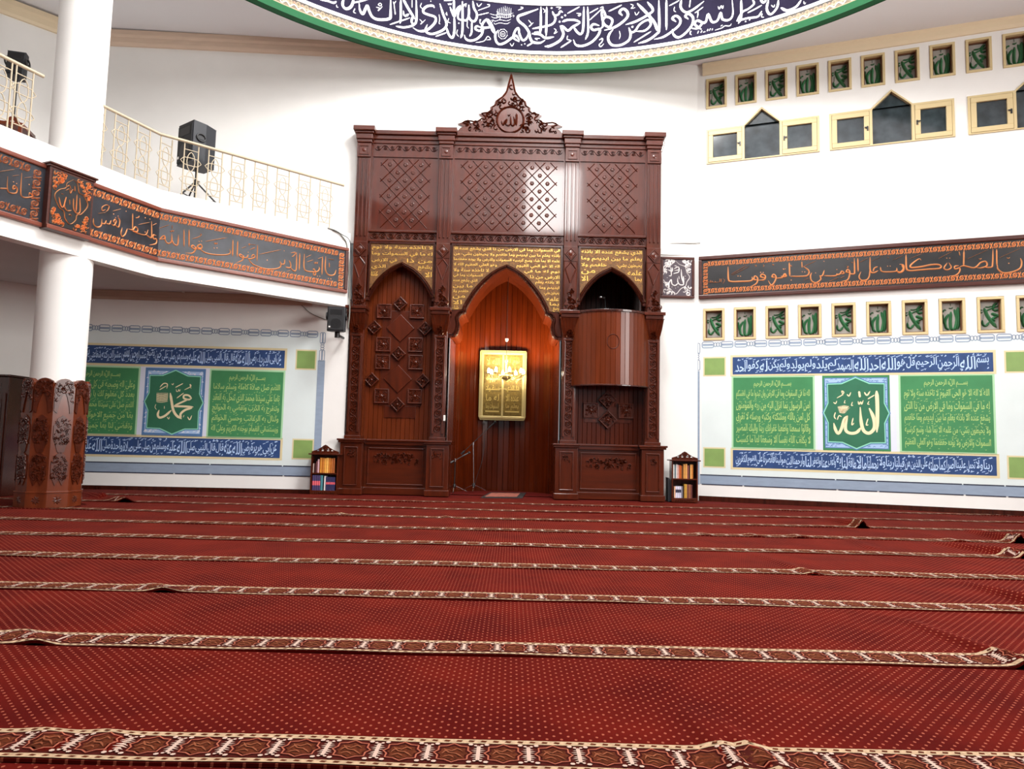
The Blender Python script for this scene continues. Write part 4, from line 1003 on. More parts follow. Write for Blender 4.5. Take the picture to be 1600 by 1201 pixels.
ap = RC*math.cos(PI/NF); fw2 = RC*math.sin(PI/NF)
th0 = math.atan2(-.84, .55)+math.radians(14)
ct = MB(); 
for i in range(NF):
    a = th0+2*PI*i/NF
    n = V3((math.cos(a), math.sin(a), 0)); t = V3((-n.y, n.x, 0)); t = V3((n.y*-1, n.x, 0))
    P = Plane((0, 0), (-n.y, n.x)); P.o = colc+n*ap
    if (P.n-n).length > .1: P.t = -P.t; P.n = n
    m = MB()
    m.prism(P, [(-fw2, .013), (fw2, .013), (fw2, 1.58)]+[(fw2*.92*math.cos(k*PI/8), 1.60+.1*math.sin(k*PI/8)) for k in range(9)]+[(-fw2, 1.58)], -.06, 0)
    m.box(P, -fw2-.004, fw2+.004, .013, .20, 0, .012); m.box(P, -fw2-.006, fw2+.006, .2, .225, 0, .018)
    pn = obj('cladding_panel', m, 'bclad', mcol, bev=.004)
    q = MB()
    top = [(-fw2*.93, 1.27), (-fw2*.62, 1.24), (-fw2*.5, 1.34), (-fw2*.25, 1.46), (0, 1.53), (fw2*.25, 1.46), (fw2*.5, 1.34), (fw2*.62, 1.24), (fw2*.93, 1.27), (fw2*.93, 1.58)]+[(fw2*.86*math.cos(k*PI/8), 1.60+.095*math.sin(k*PI/8)) for k in range(9)]+[(-fw2*.93, 1.58)]
    q.prism(P, top, 0, .014)
    foliage(q, P, lambda u, v: v > 1.36+abs(u)*.0 and (v > 1.53-abs(u)*1.6), -fw2*.8, fw2*.8, 1.3, 1.66, .014, .010, 60, i, .022)
    obj('carved_head', q, 'carve', pn)
    for z, up in ((.98, 0), (.50, 1)):
        q = MB(); H = .2
        L = [(-fw2*.8, z-.06), (-fw2*.82, z+.1), (-fw2*.6, z+.12), (-fw2*.5, z+.19), (0, z+.235), (fw2*.5, z+.19), (fw2*.6, z+.12), (fw2*.82, z+.1), (fw2*.8, z-.06), (fw2*.55, z-.14), (fw2*.35, z-.24 if not up else z-.2), (0, z-.27 if not up else z-.12), (-fw2*.35, z-.24 if not up else z-.2), (-fw2*.55, z-.14)]
        q.prism(P, L, 0, .012); foliage(q, P, lambda u, v: True, -fw2*.65, fw2*.65, z-.14, z+.18, .012, .011, 80, i+int(z*10), .021)
        obj('carved_medallion', q, 'carve', pn)
    q = MB()
    for a2 in range(8): q.ribbon(P, [(0, .11), (.028*math.cos(a2*PI/4), .11+.028*math.sin(a2*PI/4)), (.055*math.cos(a2*PI/4+.2), .11+.055*math.sin(a2*PI/4+.2))], .03, .012, .006)
    obj('carved_flower', q, 'carve', pn)

# railings
def rail_panel_mesh():
    m = MB(); r = .007
    for s in (-1, 1): m.tube([(s*.105, 0, 0), (s*.105, 0, .90)], .010, 6)
    for z in (.13, .78): m.tube([(-.105, 0, z), (.105, 0, z)], r, 6)
    for zc in (.595, .29):
        m.tube([(p.x, 0, p.y) for p in catmull([(0, zc+.155), (.045, zc+.095), (.058, zc+.02), (.058, zc-.02), (.045, zc-.095), (0, zc-.155), (-.045, zc-.095), (-.058, zc-.02), (-.058, zc+.02), (-.045, zc+.095)], 2, True)], r, 6, closed=True)
        m.tube([(.155, 0, zc), (.105, 0, zc+.055), (.03, 0, zc+.062), (-.03, 0, zc+.062), (-.105, 0, zc+.055), (-.155, 0, zc), (-.105, 0, zc-.055), (-.03, 0, zc-.062), (.03, 0, zc-.062), (.105, 0, zc-.055)], r, 6, closed=True)
    return m
def frame_u(P, px, py, w, z): 
    d = ray(px, py); k = ((P.o+P.n*w-CAM).dot(P.n))/d.dot(P.n); return (CAM+d*k-P.o).dot(P.t)
RZ = 5.60
PX1 = [(154, 165), (191, 186), (225.5, 202), (261, 213)]; PX2 = [(300, 224), (337.5, 235), (373, 247), (408.5, 258), (443, 268), (476.5, 277), (509, 286)]
def railing(label, segs, posts, top):
    root = thing('balcony_railing', label, 'railing', segs[0])
    m = MB(); m.tube([V3(p) for p in top], .024, 10); obj('handrail', m, 'rail', root)
    first = None
    for P, u in posts:
        loc = P(u, ZD, -.05)
        if first is None:
            mm = rail_panel_mesh(); first = o = obj('railing_panel', mm, 'rail', None); o.parent = root
        else: o = first.copy(); COL.objects.link(o)
        o.parent = root; o.location = loc-ORG[root.name]; o.rotation_euler = (0, 0, math.atan2(P.t.y, P.t.x))
    return root
ps = [(SA, frame_u(SA, *q, -.05, RZ)) for q in PX1]+[(SB, frame_u(SB, *q, -.05, RZ)) for q in PX2]
u_st = frame_u(SA, 135, 153, -.05, RZ)
railing('ivory iron balcony railing of star pattern panels between the column and the prayer niche', [SA(u_st, ZD, -.05)], ps, [SA(u_st, RZ, -.05), SA(LA-.03, RZ, -.05), SB(LB-.12, RZ, -.05)])
uL = [frame_u(SA, *q, -.05, RZ) for q in ((40, 105), (6, 88), (-30, 70))]
railing('short ivory iron balcony railing left of the column at the photo edge', [SA(-1.6, ZD, -.05)], [(SA, u) for u in uL], [SA(frame_u(SA, 68, 121, -.05, RZ), RZ, -.05), SA(-1.9, RZ, -.05)])

# ================================================================ INSCRIPTION BANNERS
BZ0, BZ1 = 3.60, 4.43
def banner_board(m, P, u0, u1, w=.012, mi=(0, 1, 2)):
    m.box(P, u0, u1, BZ0, BZ1, w, w+.035, mi[0])
def banner_left():
    root = thing('inscription_banner', 'long dark inscription board with copper script bending along the balcony front', 'inscription board', SA(1.2, BZ0))
    for P, u0, u1 in ((SA, 1.12, LA), (SB, 0, LB-.02)):
        m = MB(); m.box(P, u0, u1, BZ0+.05, BZ1-.05, .012, .05); b = obj('board', m, 'blackb', root)
        for z in (BZ0, BZ1-.06): m = MB(); m.box(P, u0, u1+(.03 if P is SA else 0), z, z+.06, .012, .075); obj('frame_rail', m, 'bwood', root, bev=.012)
        if P is SB: m = MB(); m.box(P, u1-.06, u1, BZ0+.06, BZ1-.06, .012, .074); obj('frame_stile', m, 'bwood2', root, bev=.012)
        e = u1-.07 if P is SB else u1
        for z in (BZ1-.19, BZ0+.075): m = MB(); guilloche(m, P, u0+.03, e-(.1 if P is SB else 0), z, z+.115, .05, .014); obj('border_scroll', m, 'copper', root)
        if P is SB: m = MB(); guilloche(m, P, e-.12, e, BZ0+.08, BZ1-.08, .05, .014, horizontal=False); obj('border_scroll', m, 'copper', root)
    m = MB()
    C2 = [(19, [(110, 610), (115, 700), (170, 748), (230, 722), (242, 618)]), (18, [(240, 685), (285, 695), (312, 640)]), (18, [(310, 690), (360, 698), (386, 640)]), (18, [(385, 692), (430, 722), (466, 660), (450, 628), (425, 655), (450, 690)]), (18, [(440, 705), (500, 748), (522, 650), (497, 592)]), (14, [(495, 575)]), (16, [(425, 545)]), (14, [(455, 600)]),
          (13, [(300, 470), (250, 490), (243, 440), (300, 403), (352, 418), (335, 480), (300, 505)]), (6, [(180, 535), (305, 518)]), (8, [(412, 497), (545, 462)]), (17, [(723, 535), (720, 795)]), (18, [(720, 800), (790, 820), (800, 770), (760, 745), (725, 790), (650, 775)]), (18, [(640, 770), (605, 860), (562, 892), (540, 845), (560, 755)]), (15, [(720, 812), (860, 862), (930, 862), (962, 798)]), (18, [(930, 862), (1000, 912), (1020, 880), (1018, 655)]), (18, [(1092, 880), (1045, 870), (1050, 930), (1095, 935), (1085, 1005), (985, 1028)]),
          (17, [(1140, 935), (1210, 880), (1228, 925), (1140, 942)]), (19, [(1212, 880), (1242, 975), (1290, 1003), (1330, 965), (1335, 845)]), (19, [(1332, 930), (1365, 1010), (1425, 1022), (1440, 865)]), (17, [(1525, 785), (1525, 1055)]), (11, [(1310, 800), (1325, 820), (1340, 798), (1355, 815), (1370, 790)]), (10, [(1340, 718), (1342, 772)]), (8, [(1132, 768), (1295, 712)]), (7, [(812, 708), (990, 672)]), (7, [(1035, 718), (1098, 688)]), (16, [(620, 500)]), (13, [(770, 605), (812, 595), (825, 570)]), (15, [(920, 603)]), (13, [(992, 622)]), (14, [(918, 825)]), (12, [(962, 795)])]
    C3 = [(17, [(555, 288), (555, 562)]), (19, [(655, 560), (610, 532), (593, 560), (640, 588), (662, 560), (648, 612), (600, 655), (498, 650)]), (19, [(755, 575), (695, 572), (690, 540), (735, 518), (755, 560), (725, 592), (660, 588)]), (18, [(722, 590), (800, 642), (900, 670), (1050, 682), (1170, 672), (1200, 640), (1188, 588)]), (18, [(1240, 445), (1234, 705)]), (17, [(1315, 465), (1305, 715)]), (11, [(600, 432), (700, 402), (748, 365), (725, 350)]), (11, [(805, 472), (1145, 412)]), (12, [(948, 485), (958, 512), (972, 495), (985, 512), (1000, 485)]), (17, [(945, 575)]), (17, [(990, 572)]), (15, [(710, 472)]), (15, [(748, 466)]),
          (18, [(1392, 690), (1350, 672), (1345, 700), (1390, 722), (1402, 690), (1388, 762), (1285, 808)]), (17, [(1400, 725), (1455, 722), (1480, 678)]), (17, [(1470, 735), (1525, 742), (1582, 712), (1555, 678), (1525, 718)]), (17, [(1478, 740), (1530, 808), (1600, 852), (1750, 898), (1900, 900), (1980, 870), (1990, 800)]), (8, [(1375, 578), (1450, 550)]), (8, [(1500, 600), (1590, 570)]), (14, [(1478, 640)]), (10, [(1480, 525), (1500, 505), (1495, 545)])]
    C4 = [(17, [(485, 575), (490, 530), (475, 478)]), (17, [(492, 525), (540, 522), (550, 450)]), (15, [(125, 222), (115, 482)]), (10, [(152, 372), (495, 300)]), (17, [(560, 572), (635, 580), (640, 520), (615, 465)]), (18, [(640, 580), (685, 628), (728, 600), (735, 338)]), (17, [(785, 355), (775, 625)]), (18, [(855, 365), (850, 575), (890, 632), (990, 645), (1060, 640), (1090, 600), (1085, 565)]), (16, [(995, 640), (1000, 695), (1032, 685), (1015, 610), (985, 605)]), (17, [(1140, 405), (1130, 692)]), (18, [(1190, 405), (1183, 600), (1230, 692), (1320, 692), (1352, 615)]), (12, [(1245, 505), (1246, 578)]), (8, [(1222, 445), (1325, 458)]), (8, [(878, 422), (965, 380)]), (9, [(895, 492), (995, 458)]), (8, [(1065, 442), (1135, 418)]), (11, [(1010, 490), (1022, 518), (1038, 495), (1052, 518), (1066, 488)]), (15, [(1230, 750)]), (15, [(1270, 755)]), (14, [(1060, 714)]), (14, [(1096, 716)]), (17, [(275, 463)]), (12, [(508, 640)]), (12, [(540, 647)]), (13, [(540, 318)]), (8, [(578, 642), (640, 625)]), (13, [(660, 410), (690, 395), (720, 345), (640, 350)]), (9, [(0, 300), (80, 268)]), (8, [(0, 215), (100, 225)])]
    lim = 249
    for C, ox, oy in ((C2, 135, 280), (C3, 240, 330), (C4, 390, 360)): strokes(m, (SA, SB), C, ox, oy, 10, .052, .013, 0, 1.1, lim=lim)
    obj('lettering', m, 'copper', root)
banner_left()
root = thing('inscription_banner', 'short piece of dark inscription board with copper script left of the column', 'inscription board', SA(-.9, BZ0))
m = MB(); m.box(SA, -2.2, .60, BZ0+.05, BZ1-.05, .012, .05); obj('board', m, 'blackb', root)
for z in (BZ0, BZ1-.06): m = MB(); m.box(SA, -2.2, .60, z, z+.06, .012, .075); obj('frame_rail', m, 'bwood', root, bev=.012)
for z in (BZ1-.19, BZ0+.075): m = MB(); guilloche(m, SA, -2.2, .44, z, z+.115, .05, .014); obj('border_scroll', m, 'copperd', root)
m = MB(); guilloche(m, SA, .44, .56, BZ0+.08, BZ1-.08, .05, .014, horizontal=False); obj('border_scroll', m, 'copperd', root)
m = MB(); strokes(m, SA, [(17, [(292, 345), (278, 600), (300, 662), (360, 675), (435, 655), (400, 612), (385, 650)]), (17, [(215, 545), (175, 560), (185, 515), (230, 550), (215, 612), (140, 612), (100, 560), (102, 390)]), (17, [(102, 555), (0, 552)]), (15, [(180, 465)]), (15, [(222, 487)]), (15, [(390, 500)]), (7, [(0, 325), (200, 295)]), (6, [(165, 385), (260, 373)]), (6, [(325, 412), (425, 398)])], 0, 230, 8.58, .052, .013)
obj('lettering', m, 'copper', root)
# box with a roundel on the column
root = thing('inscription_box', 'projecting square wooden box on the column with copper script in a lobed frame', 'inscription board', SA(.9, BZ0))
m = MB(); m.box(SA, .60, 1.21, BZ0-.01, BZ1-.03, .012, .14); obj('case', m, 'bwood2', root, bev=.006)
m = MB(); m.box(SA, .585, 1.225, BZ1-.03, BZ1+.0, .012, .155); m.box(SA, .57, 1.24, BZ1, BZ1+.025, .012, .18); obj('top_moulding', m, 'bwood2', root, bev=.006)
m = MB(); m.box(SA, .60, 1.21, BZ0-.01, BZ0+.045, .14, .16); obj('bottom_moulding', m, 'bwood', root, bev=.006)
m = MB(); m.box(SA, .635, 1.18, BZ0+.06, BZ1-.06, .14, .146); fb = obj('panel', m, 'black', root)
m = MB()
SC = (0, 230, 8.58, .148, .013)
strokes(m, SA, [(10, [(985, 435), (1040, 490), (1060, 610), (1120, 650), (1175, 780), (1090, 895), (1030, 910), (1010, 980), (935, 1030), (870, 950), (855, 860), (790, 800), (732, 650), (790, 570), (880, 545), (900, 480), (985, 435)]), (14, [(1070, 680), (1072, 860), (1030, 885), (1000, 850)]), (14, [(1032, 635), (1020, 860)]), (14, [(985, 685), (985, 810), (1010, 880)]), (14, [(885, 665), (862, 780), (900, 848), (960, 845)]), (13, [(790, 665), (812, 770), (845, 800), (892, 668)]), (9, [(930, 700), (935, 770)]), (9, [(880, 580), (930, 560), (940, 620), (970, 570), (1000, 590)]), (9, [(900, 530), (930, 510), (950, 560)]), (9, [(1000, 520), (1005, 590)]), (9, [(820, 620), (850, 630)]), (10, [(920, 910), (940, 900), (960, 925)])], *SC)
foliage(m, SA, lambda u, v: abs(u-.9)/.27+abs(v-4.01)/.36 > 1.18, .655, 1.16, BZ0+.08, BZ1-.08, .146, .014, 120, 9, .03)
obj('lettering', m, 'copper', fb)

# right wall banner and square plaque
rb_ = thing('inscription_banner', 'long black inscription board with copper Arabic script across the right wall', 'inscription board', WR(1.5, 3.79))
RZ0, RZ1, RU0, RU1 = 3.785, 4.605, -1.265, 5.6
m = MB(); m.box(WR, RU0+.05, RU1, RZ0+.05, RZ1-.05, .005, .05); obj('board', m, 'black', rb_)
m = MB(); m.box(WR, RU0, RU1, RZ0, RZ0+.075, .005, .08); m.box(WR, RU0, RU1, RZ1-.075, RZ1, .005, .08); m.box(WR, RU0, RU0+.06, RZ0+.075, RZ1-.075, .005, .08); obj('frame', m, 'bwood2', rb_, bev=.014)
for z in (RZ1-.205, RZ0+.095): m = MB(); guilloche(m, WR, RU0+.19, RU1-.1, z, z+.11, .05, .012); obj('border_scroll', m, 'copper', rb_)
m = MB(); guilloche(m, WR, RU0+.075, RU0+.175, RZ0+.1, RZ1-.1, .05, .012, horizontal=False); obj('border_scroll', m, 'copper', rb_)
C5 = [(19, [(860, 212), (865, 370), (900, 398), (1000, 398), (1150, 388), (1162, 335)]), (18, [(1225, 375), (1185, 375), (1195, 330), (1230, 358), (1215, 422), (1145, 460)]), (18, [(1330, 352), (1270, 342), (1280, 308), (1325, 328), (1312, 375), (1230, 382)]), (5, [(890, 312), (1092, 193)]), (5, [(900, 325), (1132, 205)]), (14, [(985, 330)]), (14, [(1016, 331)]), (14, [(1268, 284)]), (14, [(1300, 286)]), (9, [(1195, 195), (1215, 200), (1200, 212)]), (9, [(1300, 185), (1310, 200), (1298, 215)]), (9, [(1410, 180), (1432, 190), (1415, 195)]),
      (18, [(1455, 345), (1410, 342), (1428, 308), (1460, 340), (1442, 402), (1400, 442), (1362, 385)]), (16, [(1455, 358), (1540, 348), (1562, 312), (1590, 328), (1560, 348)]), (12, [(1550, 240)]), (12, [(1575, 240)]), (6, [(572, 362), (548, 400), (575, 432)]), (6, [(795, 358), (818, 385), (795, 425)]), (7, [(600, 405), (700, 408), (765, 402)]), (7, [(775, 362), (775, 408)]), (7, [(758, 362), (758, 402)]), (7, [(600, 378), (603, 405)]), (7, [(585, 378), (588, 405)]), (7, [(640, 382), (642, 406)]), (7, [(660, 388), (662, 406)]), (7, [(700, 390), (702, 408)])]
C6 = [(17, [(0, 412), (60, 415), (52, 380), (20, 410)]), (19, [(105, 240), (112, 412)]), (17, [(115, 412), (220, 414), (330, 402), (350, 345), (282, 288)]), (6, [(282, 290), (445, 218)]), (10, [(122, 272), (138, 292)]), (14, [(262, 228), (266, 305)]), (15, [(130, 460)]), (17, [(485, 400), (500, 450), (440, 492), (385, 470), (370, 410), (388, 365)]), (17, [(490, 410), (520, 402), (545, 335)]), (16, [(540, 405), (620, 408), (690, 402), (702, 375)]), (17, [(690, 398), (740, 382), (762, 348), (790, 372), (755, 385)]), (18, [(865, 365), (820, 360), (835, 328), (862, 358), (850, 432), (820, 465), (755, 475)]), (18, [(855, 380), (915, 382), (922, 340), (918, 185)]), (17, [(962, 185), (967, 355)]), (9, [(825, 285), (845, 290), (830, 305), (850, 310)]), (6, [(600, 478), (722, 428)]), (6, [(742, 438), (802, 408)]),
      (17, [(1112, 330), (1108, 400), (1080, 452), (1010, 462), (978, 420), (1002, 355)]), (18, [(1115, 172), (1118, 340), (1160, 368), (1218, 340)]), (16, [(1155, 350), (1168, 312), (1212, 290)]), (17, [(1245, 295), (1258, 348), (1330, 358), (1440, 348), (1450, 305)]), (17, [(1440, 345), (1495, 358), (1530, 318), (1508, 265)]), (19, [(1565, 142), (1572, 320), (1610, 338)]), (13, [(1335, 285)]), (13, [(1368, 285)]), (13, [(1490, 263)]), (13, [(540, 225)]), (14, [(435, 370)]), (13, [(700, 328)]), (13, [(268, 356)]), (13, [(300, 358)]), (12, [(38, 325)]), (5, [(985, 238), (1090, 186)]), (4, [(1135, 222), (1252, 172)]), (4, [(1395, 212), (1525, 156)]), (5, [(288, 462), (352, 432)]), (9, [(825, 195), (845, 205)]), (10, [(885, 235), (900, 245)]), (8, [(1330, 175), (1352, 185)])]
C7 = [(18, [(5, 500), (40, 528), (92, 502), (95, 440), (58, 418)]), (20, [(125, 302), (133, 470), (170, 502), (280, 495), (400, 485), (540, 475), (562, 445), (520, 425), (430, 430), (300, 455), (185, 462), (195, 420), (285, 355), (315, 372)]), (17, [(640, 405), (600, 470), (640, 492), (690, 462), (660, 400)]), (13, [(635, 345)]), (13, [(672, 345)]), (18, [(785, 440), (735, 448), (740, 482), (795, 470), (792, 520), (740, 562), (662, 567)]), (19, [(795, 455), (850, 442), (960, 466), (1010, 448), (1060, 400), (1122, 388), (1135, 440), (1060, 468), (1000, 462)]), (19, [(850, 252), (846, 442)]), (19, [(1120, 462), (1190, 458), (1208, 420), (1212, 232)]), (18, [(1258, 232), (1262, 445)]), (20, [(1555, 345), (1572, 400), (1550, 472), (1450, 518), (1340, 528), (1275, 482), (1268, 425)]), (16, [(1410, 410)]), (11, [(1385, 338), (1402, 350), (1425, 335)]), (11, [(1035, 352), (1055, 360), (1068, 345)]), (11, [(788, 262), (800, 315)]), (5, [(530, 352), (702, 262)]), (5, [(878, 362), (1160, 236)]), (5, [(1288, 342), (1558, 222)]), (5, [(160, 357), (328, 288)]), (5, [(1540, 512), (1610, 488)]), (4, [(0, 352), (90, 312)])]
m = MB()
for C, ox, oy, sc in ((C5, 1030, 390, 8), (C6, 1220, 380, 8), (C7, 1400, 360, 8)): strokes(m, WR, C, ox, oy, sc, .052, .013)
obj('lettering', m, 'copper', rb_)
sq = thing('inscription_plaque', 'small square plaque with silver script in a lobed frame, right beside the prayer niche', 'inscription board', WB(3.1, 3.8))
WQ = Plane((0, 13.14), (1, 0)); q0, q1 = 2.775, 3.42
m = MB(); m.box(WQ, q0+.04, q1-.04, 3.84, 4.55, 0, .04); obj('board', m, 'plum', sq)
m = MB(); m.rframe(WQ, q0, q1, 3.795, 4.59, .05, 0, .06); obj('frame', m, 'bwood2', sq, bev=.012)
m = MB()
strokes(m, WQ, [(9, [(205, 140), (255, 185), (325, 215), (345, 285), (380, 345), (345, 405), (330, 455), (270, 490), (205, 555), (140, 490), (85, 455), (70, 400), (35, 345), (65, 285), (80, 225), (150, 190), (205, 140)]), (14, [(275, 245), (282, 350), (305, 430), (265, 440), (235, 410), (228, 350)]), (14, [(300, 330), (308, 420)]), (14, [(235, 420), (200, 448), (160, 430), (150, 375), (125, 410), (120, 440), (108, 400)]), (13, [(110, 250), (160, 270), (165, 220)]), (12, [(145, 215), (150, 320), (120, 325)]), (12, [(175, 300), (240, 280), (252, 225)]), (11, [(185, 240), (235, 215), (245, 250), (190, 262)]), (10, [(190, 200), (220, 205)]), (9, [(100, 350)]), (9, [(325, 330)]), (9, [(325, 365)]), (9, [(205, 480)]), (9, [(235, 465)]), (9, [(160, 465)]), (9, [(245, 330), (250, 370)])], 1030, 390, 8, .041, .008)
foliage(m, WQ, lambda u, v: abs(u-(q0+q1)/2)/.25+abs(v-4.19)/.33 > 1.25, q0+.07, q1-.07, 3.87, 4.52, .041, .008, 60, 12, .045)
obj('lettering', m, 'silver', sq)

# ================================================================ WALL MURALS
def star_pts(cu, cv, a, b):
    q = [(0, 1), (.43, .83), (.87, .82), (.86, .28), (1, 0)]
    P = q+[(x, -y) for x, y in reversed(q[:-1])]; P = P+[(-x, y) for x, y in reversed(P[1:-1])]
    return [(cu+x*a, cv+y*b) for x, y in P][::-1]
def chain_run(m, fr, u0, u1, v0, v1, n, horizontal=True, w=.004):
    # a run of long links joined by three small beads
    L = (u1-u0)/n; H = v1-v0; vm = (v0+v1)/2
    f = fr if horizontal else (lambda u, v, w=0: fr(v, u, w))
    for i in range(n):
        a = u0+L*i
        for s in (0, 1):
            x0 = a+.015 if s == 0 else a+L*.61; x1 = x0+L*.355
            r = H*.28
            P = []
            for (cx, cy, st) in ((x1-r, v1-r, 0), (x0+r, v1-r, 90), (x0+r, v0+r, 180), (x1-r, v0+r, 270)):
                for k in range(4): an = math.radians(st+k*30); P.append((cx+r*math.cos(an), cy+r*math.sin(an)))
            m.ribbon(f, P, H*.16, w, 0, 0, closed=True)
            m.ribbon(f, [(x0+r*.4, vm), (x0+r, vm), (x1-r, vm), (x1-r*.4, vm)], H*.34, w, 0, 0, taper=False)
        for k in range(3):
            c = a+L*(.42+.08*k)+.006
            m.ribbon(f, [(c+L*.045*math.cos(t*PI/4), vm+H*.36*math.sin(t*PI/4)) for t in range(8)], H*.14, w, 0, 0, closed=True)
def sf(*w): return ' '.join(w)
T_UP_L = 'عن ابى الدرداء رضى اللَّه عنه قال قال النبى صلى اللَّه عليه وسلم من صلى على حين يصبح عشرا وحين يمسى عشرا ادركته شفاعتى يوم القيامة'
T_LO_L = 'عن ابى هريرة رضى اللَّه عنه قال قال النبى صلى اللَّه عليه وسلم من صلى على صلاة واحدة صلى اللَّه عليه بها عشرا'
T_UP_R = 'بسم اللَّه الرحمن الرحيم قل هو اللَّه احد اللَّه الصمد لم يلد ولم يولد ولم يكن له كفوا احد'
T_LO_R = 'ربنا ولا تحمل علينا اصرا كما حملته على الذين من قبلنا ربنا ولا تحملنا ما لا طاقة لنا به واعف عنا واغفر لنا وارحمنا انت مولينا فانصرنا على القوم الكفرين'
BIS = 'بســــم اللَّه الرحمن الرحيم'
G_LR = ['اللهم صل صلاة كاملة وسلم سلاما', 'تاما على سيدنا محمد الذى تنحل به العقد', 'وتنفرج به الكرب وتقضى به الحوائج', 'وتنال به الرغائب وحسن الخواتم', 'ويستسقى الغمام بوجهه الكريم وعلى اله']
G_LL = ['وعلى اله وصحبه فى كل لمحة ونفس', 'بعدد كل معلوم لك يا رب العالمين', 'اللهم صل على سيدنا محمد صلاة تنجينا', 'بها من جميع الاهوال والافات', 'وتقضى لنا بها جميع الحاجات']
G_RR = ['اللَّه لا اله الا هو الحى القيوم لا تاخذه سنة ولا نوم', 'له ما فى السموات وما فى الارض من ذا الذى', 'يشفع عنده الا باذنه يعلم ما بين ايديهم وما خلفهم', 'ولا يحيطون بشىء من علمه الا بما شاء وسع كرسيه', 'السموات والارض ولا يؤده حفظهما وهو العلى العظيم']
G_RL = ['لله ما فى السموات وما فى الارض وان تبدوا ما فى انفسكم', 'امن الرسول بما انزل اليه من ربه والمؤمنون', 'كل امن بالله وملئكته وكتبه ورسله لا نفرق', 'وقالوا سمعنا واطعنا غفرانك ربنا واليك المصير', 'لا يكلف اللَّه نفسا الا وسعها لها ما كسبت']
def clean(t): return t.replace('\u064e', '').replace('\u0651', '')
def mural(name_label, fr, U, Z, texts, right):
    # U: strip left/right; Z: heights measured on the wall
    root = thing('wall_mural', name_label, 'mural', fr((U[0]+U[1])/2, .1))
    g0, g1 = (U[0]-.56, U[1]+.8) if right else (U[0]-.3, U[1]+.62)
    m = MB(); m.rect(fr, g0, g1, .32, 2.90, .0015); obj('ground', m, 'mural', root)
    gap = .045
    for (z0, z1), t, sd in ((Z['s1'], texts[0], 1), (Z['s2'], texts[1], 2)):
        m = MB(); m.rect(fr, U[0]-.04, U[1]+.04, z0-.04, z1+.04, .003, 1); m.rect(fr, U[0], U[1], z0, z1, .0045, 0); b = obj('script_strip', m, ['mblue', 'mbeige'], root, label='blue strip of pale script edged in beige')
        m = MB(); W = clean(t).split(); n = len(W); L = sum(len(x)+1.2 for x in W); x = U[1]-.05; tot = U[1]-U[0]-.1
        for q in W:
            wd = tot*(len(q)+1.2)/L; put_text(m, fr, q, x-wd*1.0, x-.012, z0+.045+random.Random(q).uniform(0, .03), z1-.055-random.Random(q+'a').uniform(0, .03), .006); x -= wd
        vowel_marks(m, fr, U[0]+.05, U[1]-.05, z0+.03, z1-.02, .006, 120, sd, .022)
        obj('lettering', m, 'msky', b)
    for (u0, u1), lines, nm in ((Z['gl'], texts[2], 'a'), (Z['gr'], texts[3], 'b')):
        z0, z1 = Z['g']
        m = MB(); m.rect(fr, u0-.03, u1+.03, z0-.03, z1+.03, .003, 1); m.rect(fr, u0, u1, z0, z1, .0045, 0); b = obj('script_panel', m, ['mgreen', 'mmint'], root, label='green panel of lime script')
        m = MB(); H = z1-z0; uc = (u0+u1)/2
        put_text(m, fr, BIS, uc-.32, uc+.32, z1-.20, z1-.05, .006)
        for i, l in enumerate(lines):
            zt = z1-.225-i*(H-.245)/5; put_text(m, fr, clean(l), u0+.05, u1-.05, zt-(H-.245)/5*.84, zt, .006)
            vowel_marks(m, fr, u0+.05, u1-.05, zt-(H-.245)/5*.9, zt+.01, .006, 30, i, .013)
        obj('lettering', m, 'mlime', b)
    u0, u1 = Z['m']; z0, z1 = Z['g']; cu, cv = (u0+u1)/2, (z0+z1)/2; hw, hh = (u1-u0)/2, (z1-z0)/2
    m = MB(); m.rect(fr, u0-.09, u1+.09, z0-.02, z1+.04, .002, 4); m.rect(fr, u0, u1, z0-.02, z1+.02, .003, 5 if right else 1); m.rect(fr, u0+.03, u1-.03, z0+.02, z1-.02, .0042, 1)
    m.rect(fr, u0+.045, u1-.045, z0+.035, z1-.035, .0046, 2)
    R = random.Random(5)
    for i in range(150):                                             # mottled leaf pattern of the light blue frame
        s = R.random(); e = R.choice((0, 1, 2, 3)); d = .045+R.random()*.06
        u, v = ((u0+.05+s*(u1-u0-.1), z0+d) if e == 0 else (u0+.05+s*(u1-u0-.1), z1-d) if e == 1 else (u0+d, z0+.05+s*(z1-z0-.1)) if e == 2 else (u1-d, z0+.05+s*(z1-z0-.1)))
        m.ribbon(fr, catmull([(u-.02, v-.008), (u, v+.012), (u+.02, v-.004)], 2), .009, .0049, 0, 1 if right else 6)
    sp = star_pts(cu, cv, hw*.985, hh*.985)
    s2 = star_pts(cu, cv, hw*.985+.0, hh*.985)
    for P, w, mi in (([(cu+(x-cu)*1.03, cv+(y-cv)*1.03) for x, y in sp], .0053, 1), (sp, .006, 3), ([(cu+(x-cu)*.965, cv+(y-cv)*.965) for x, y in sp], .0068, 0)): m.flat(fr, P, w, mi)
    b = obj('medallion', m, ['mdeep', 'mmid', 'mlight', 'mteal', 'mlav', 'mgreen', 'pwhite'], root, label='star shaped green medallion with large cream script')
    m = MB()
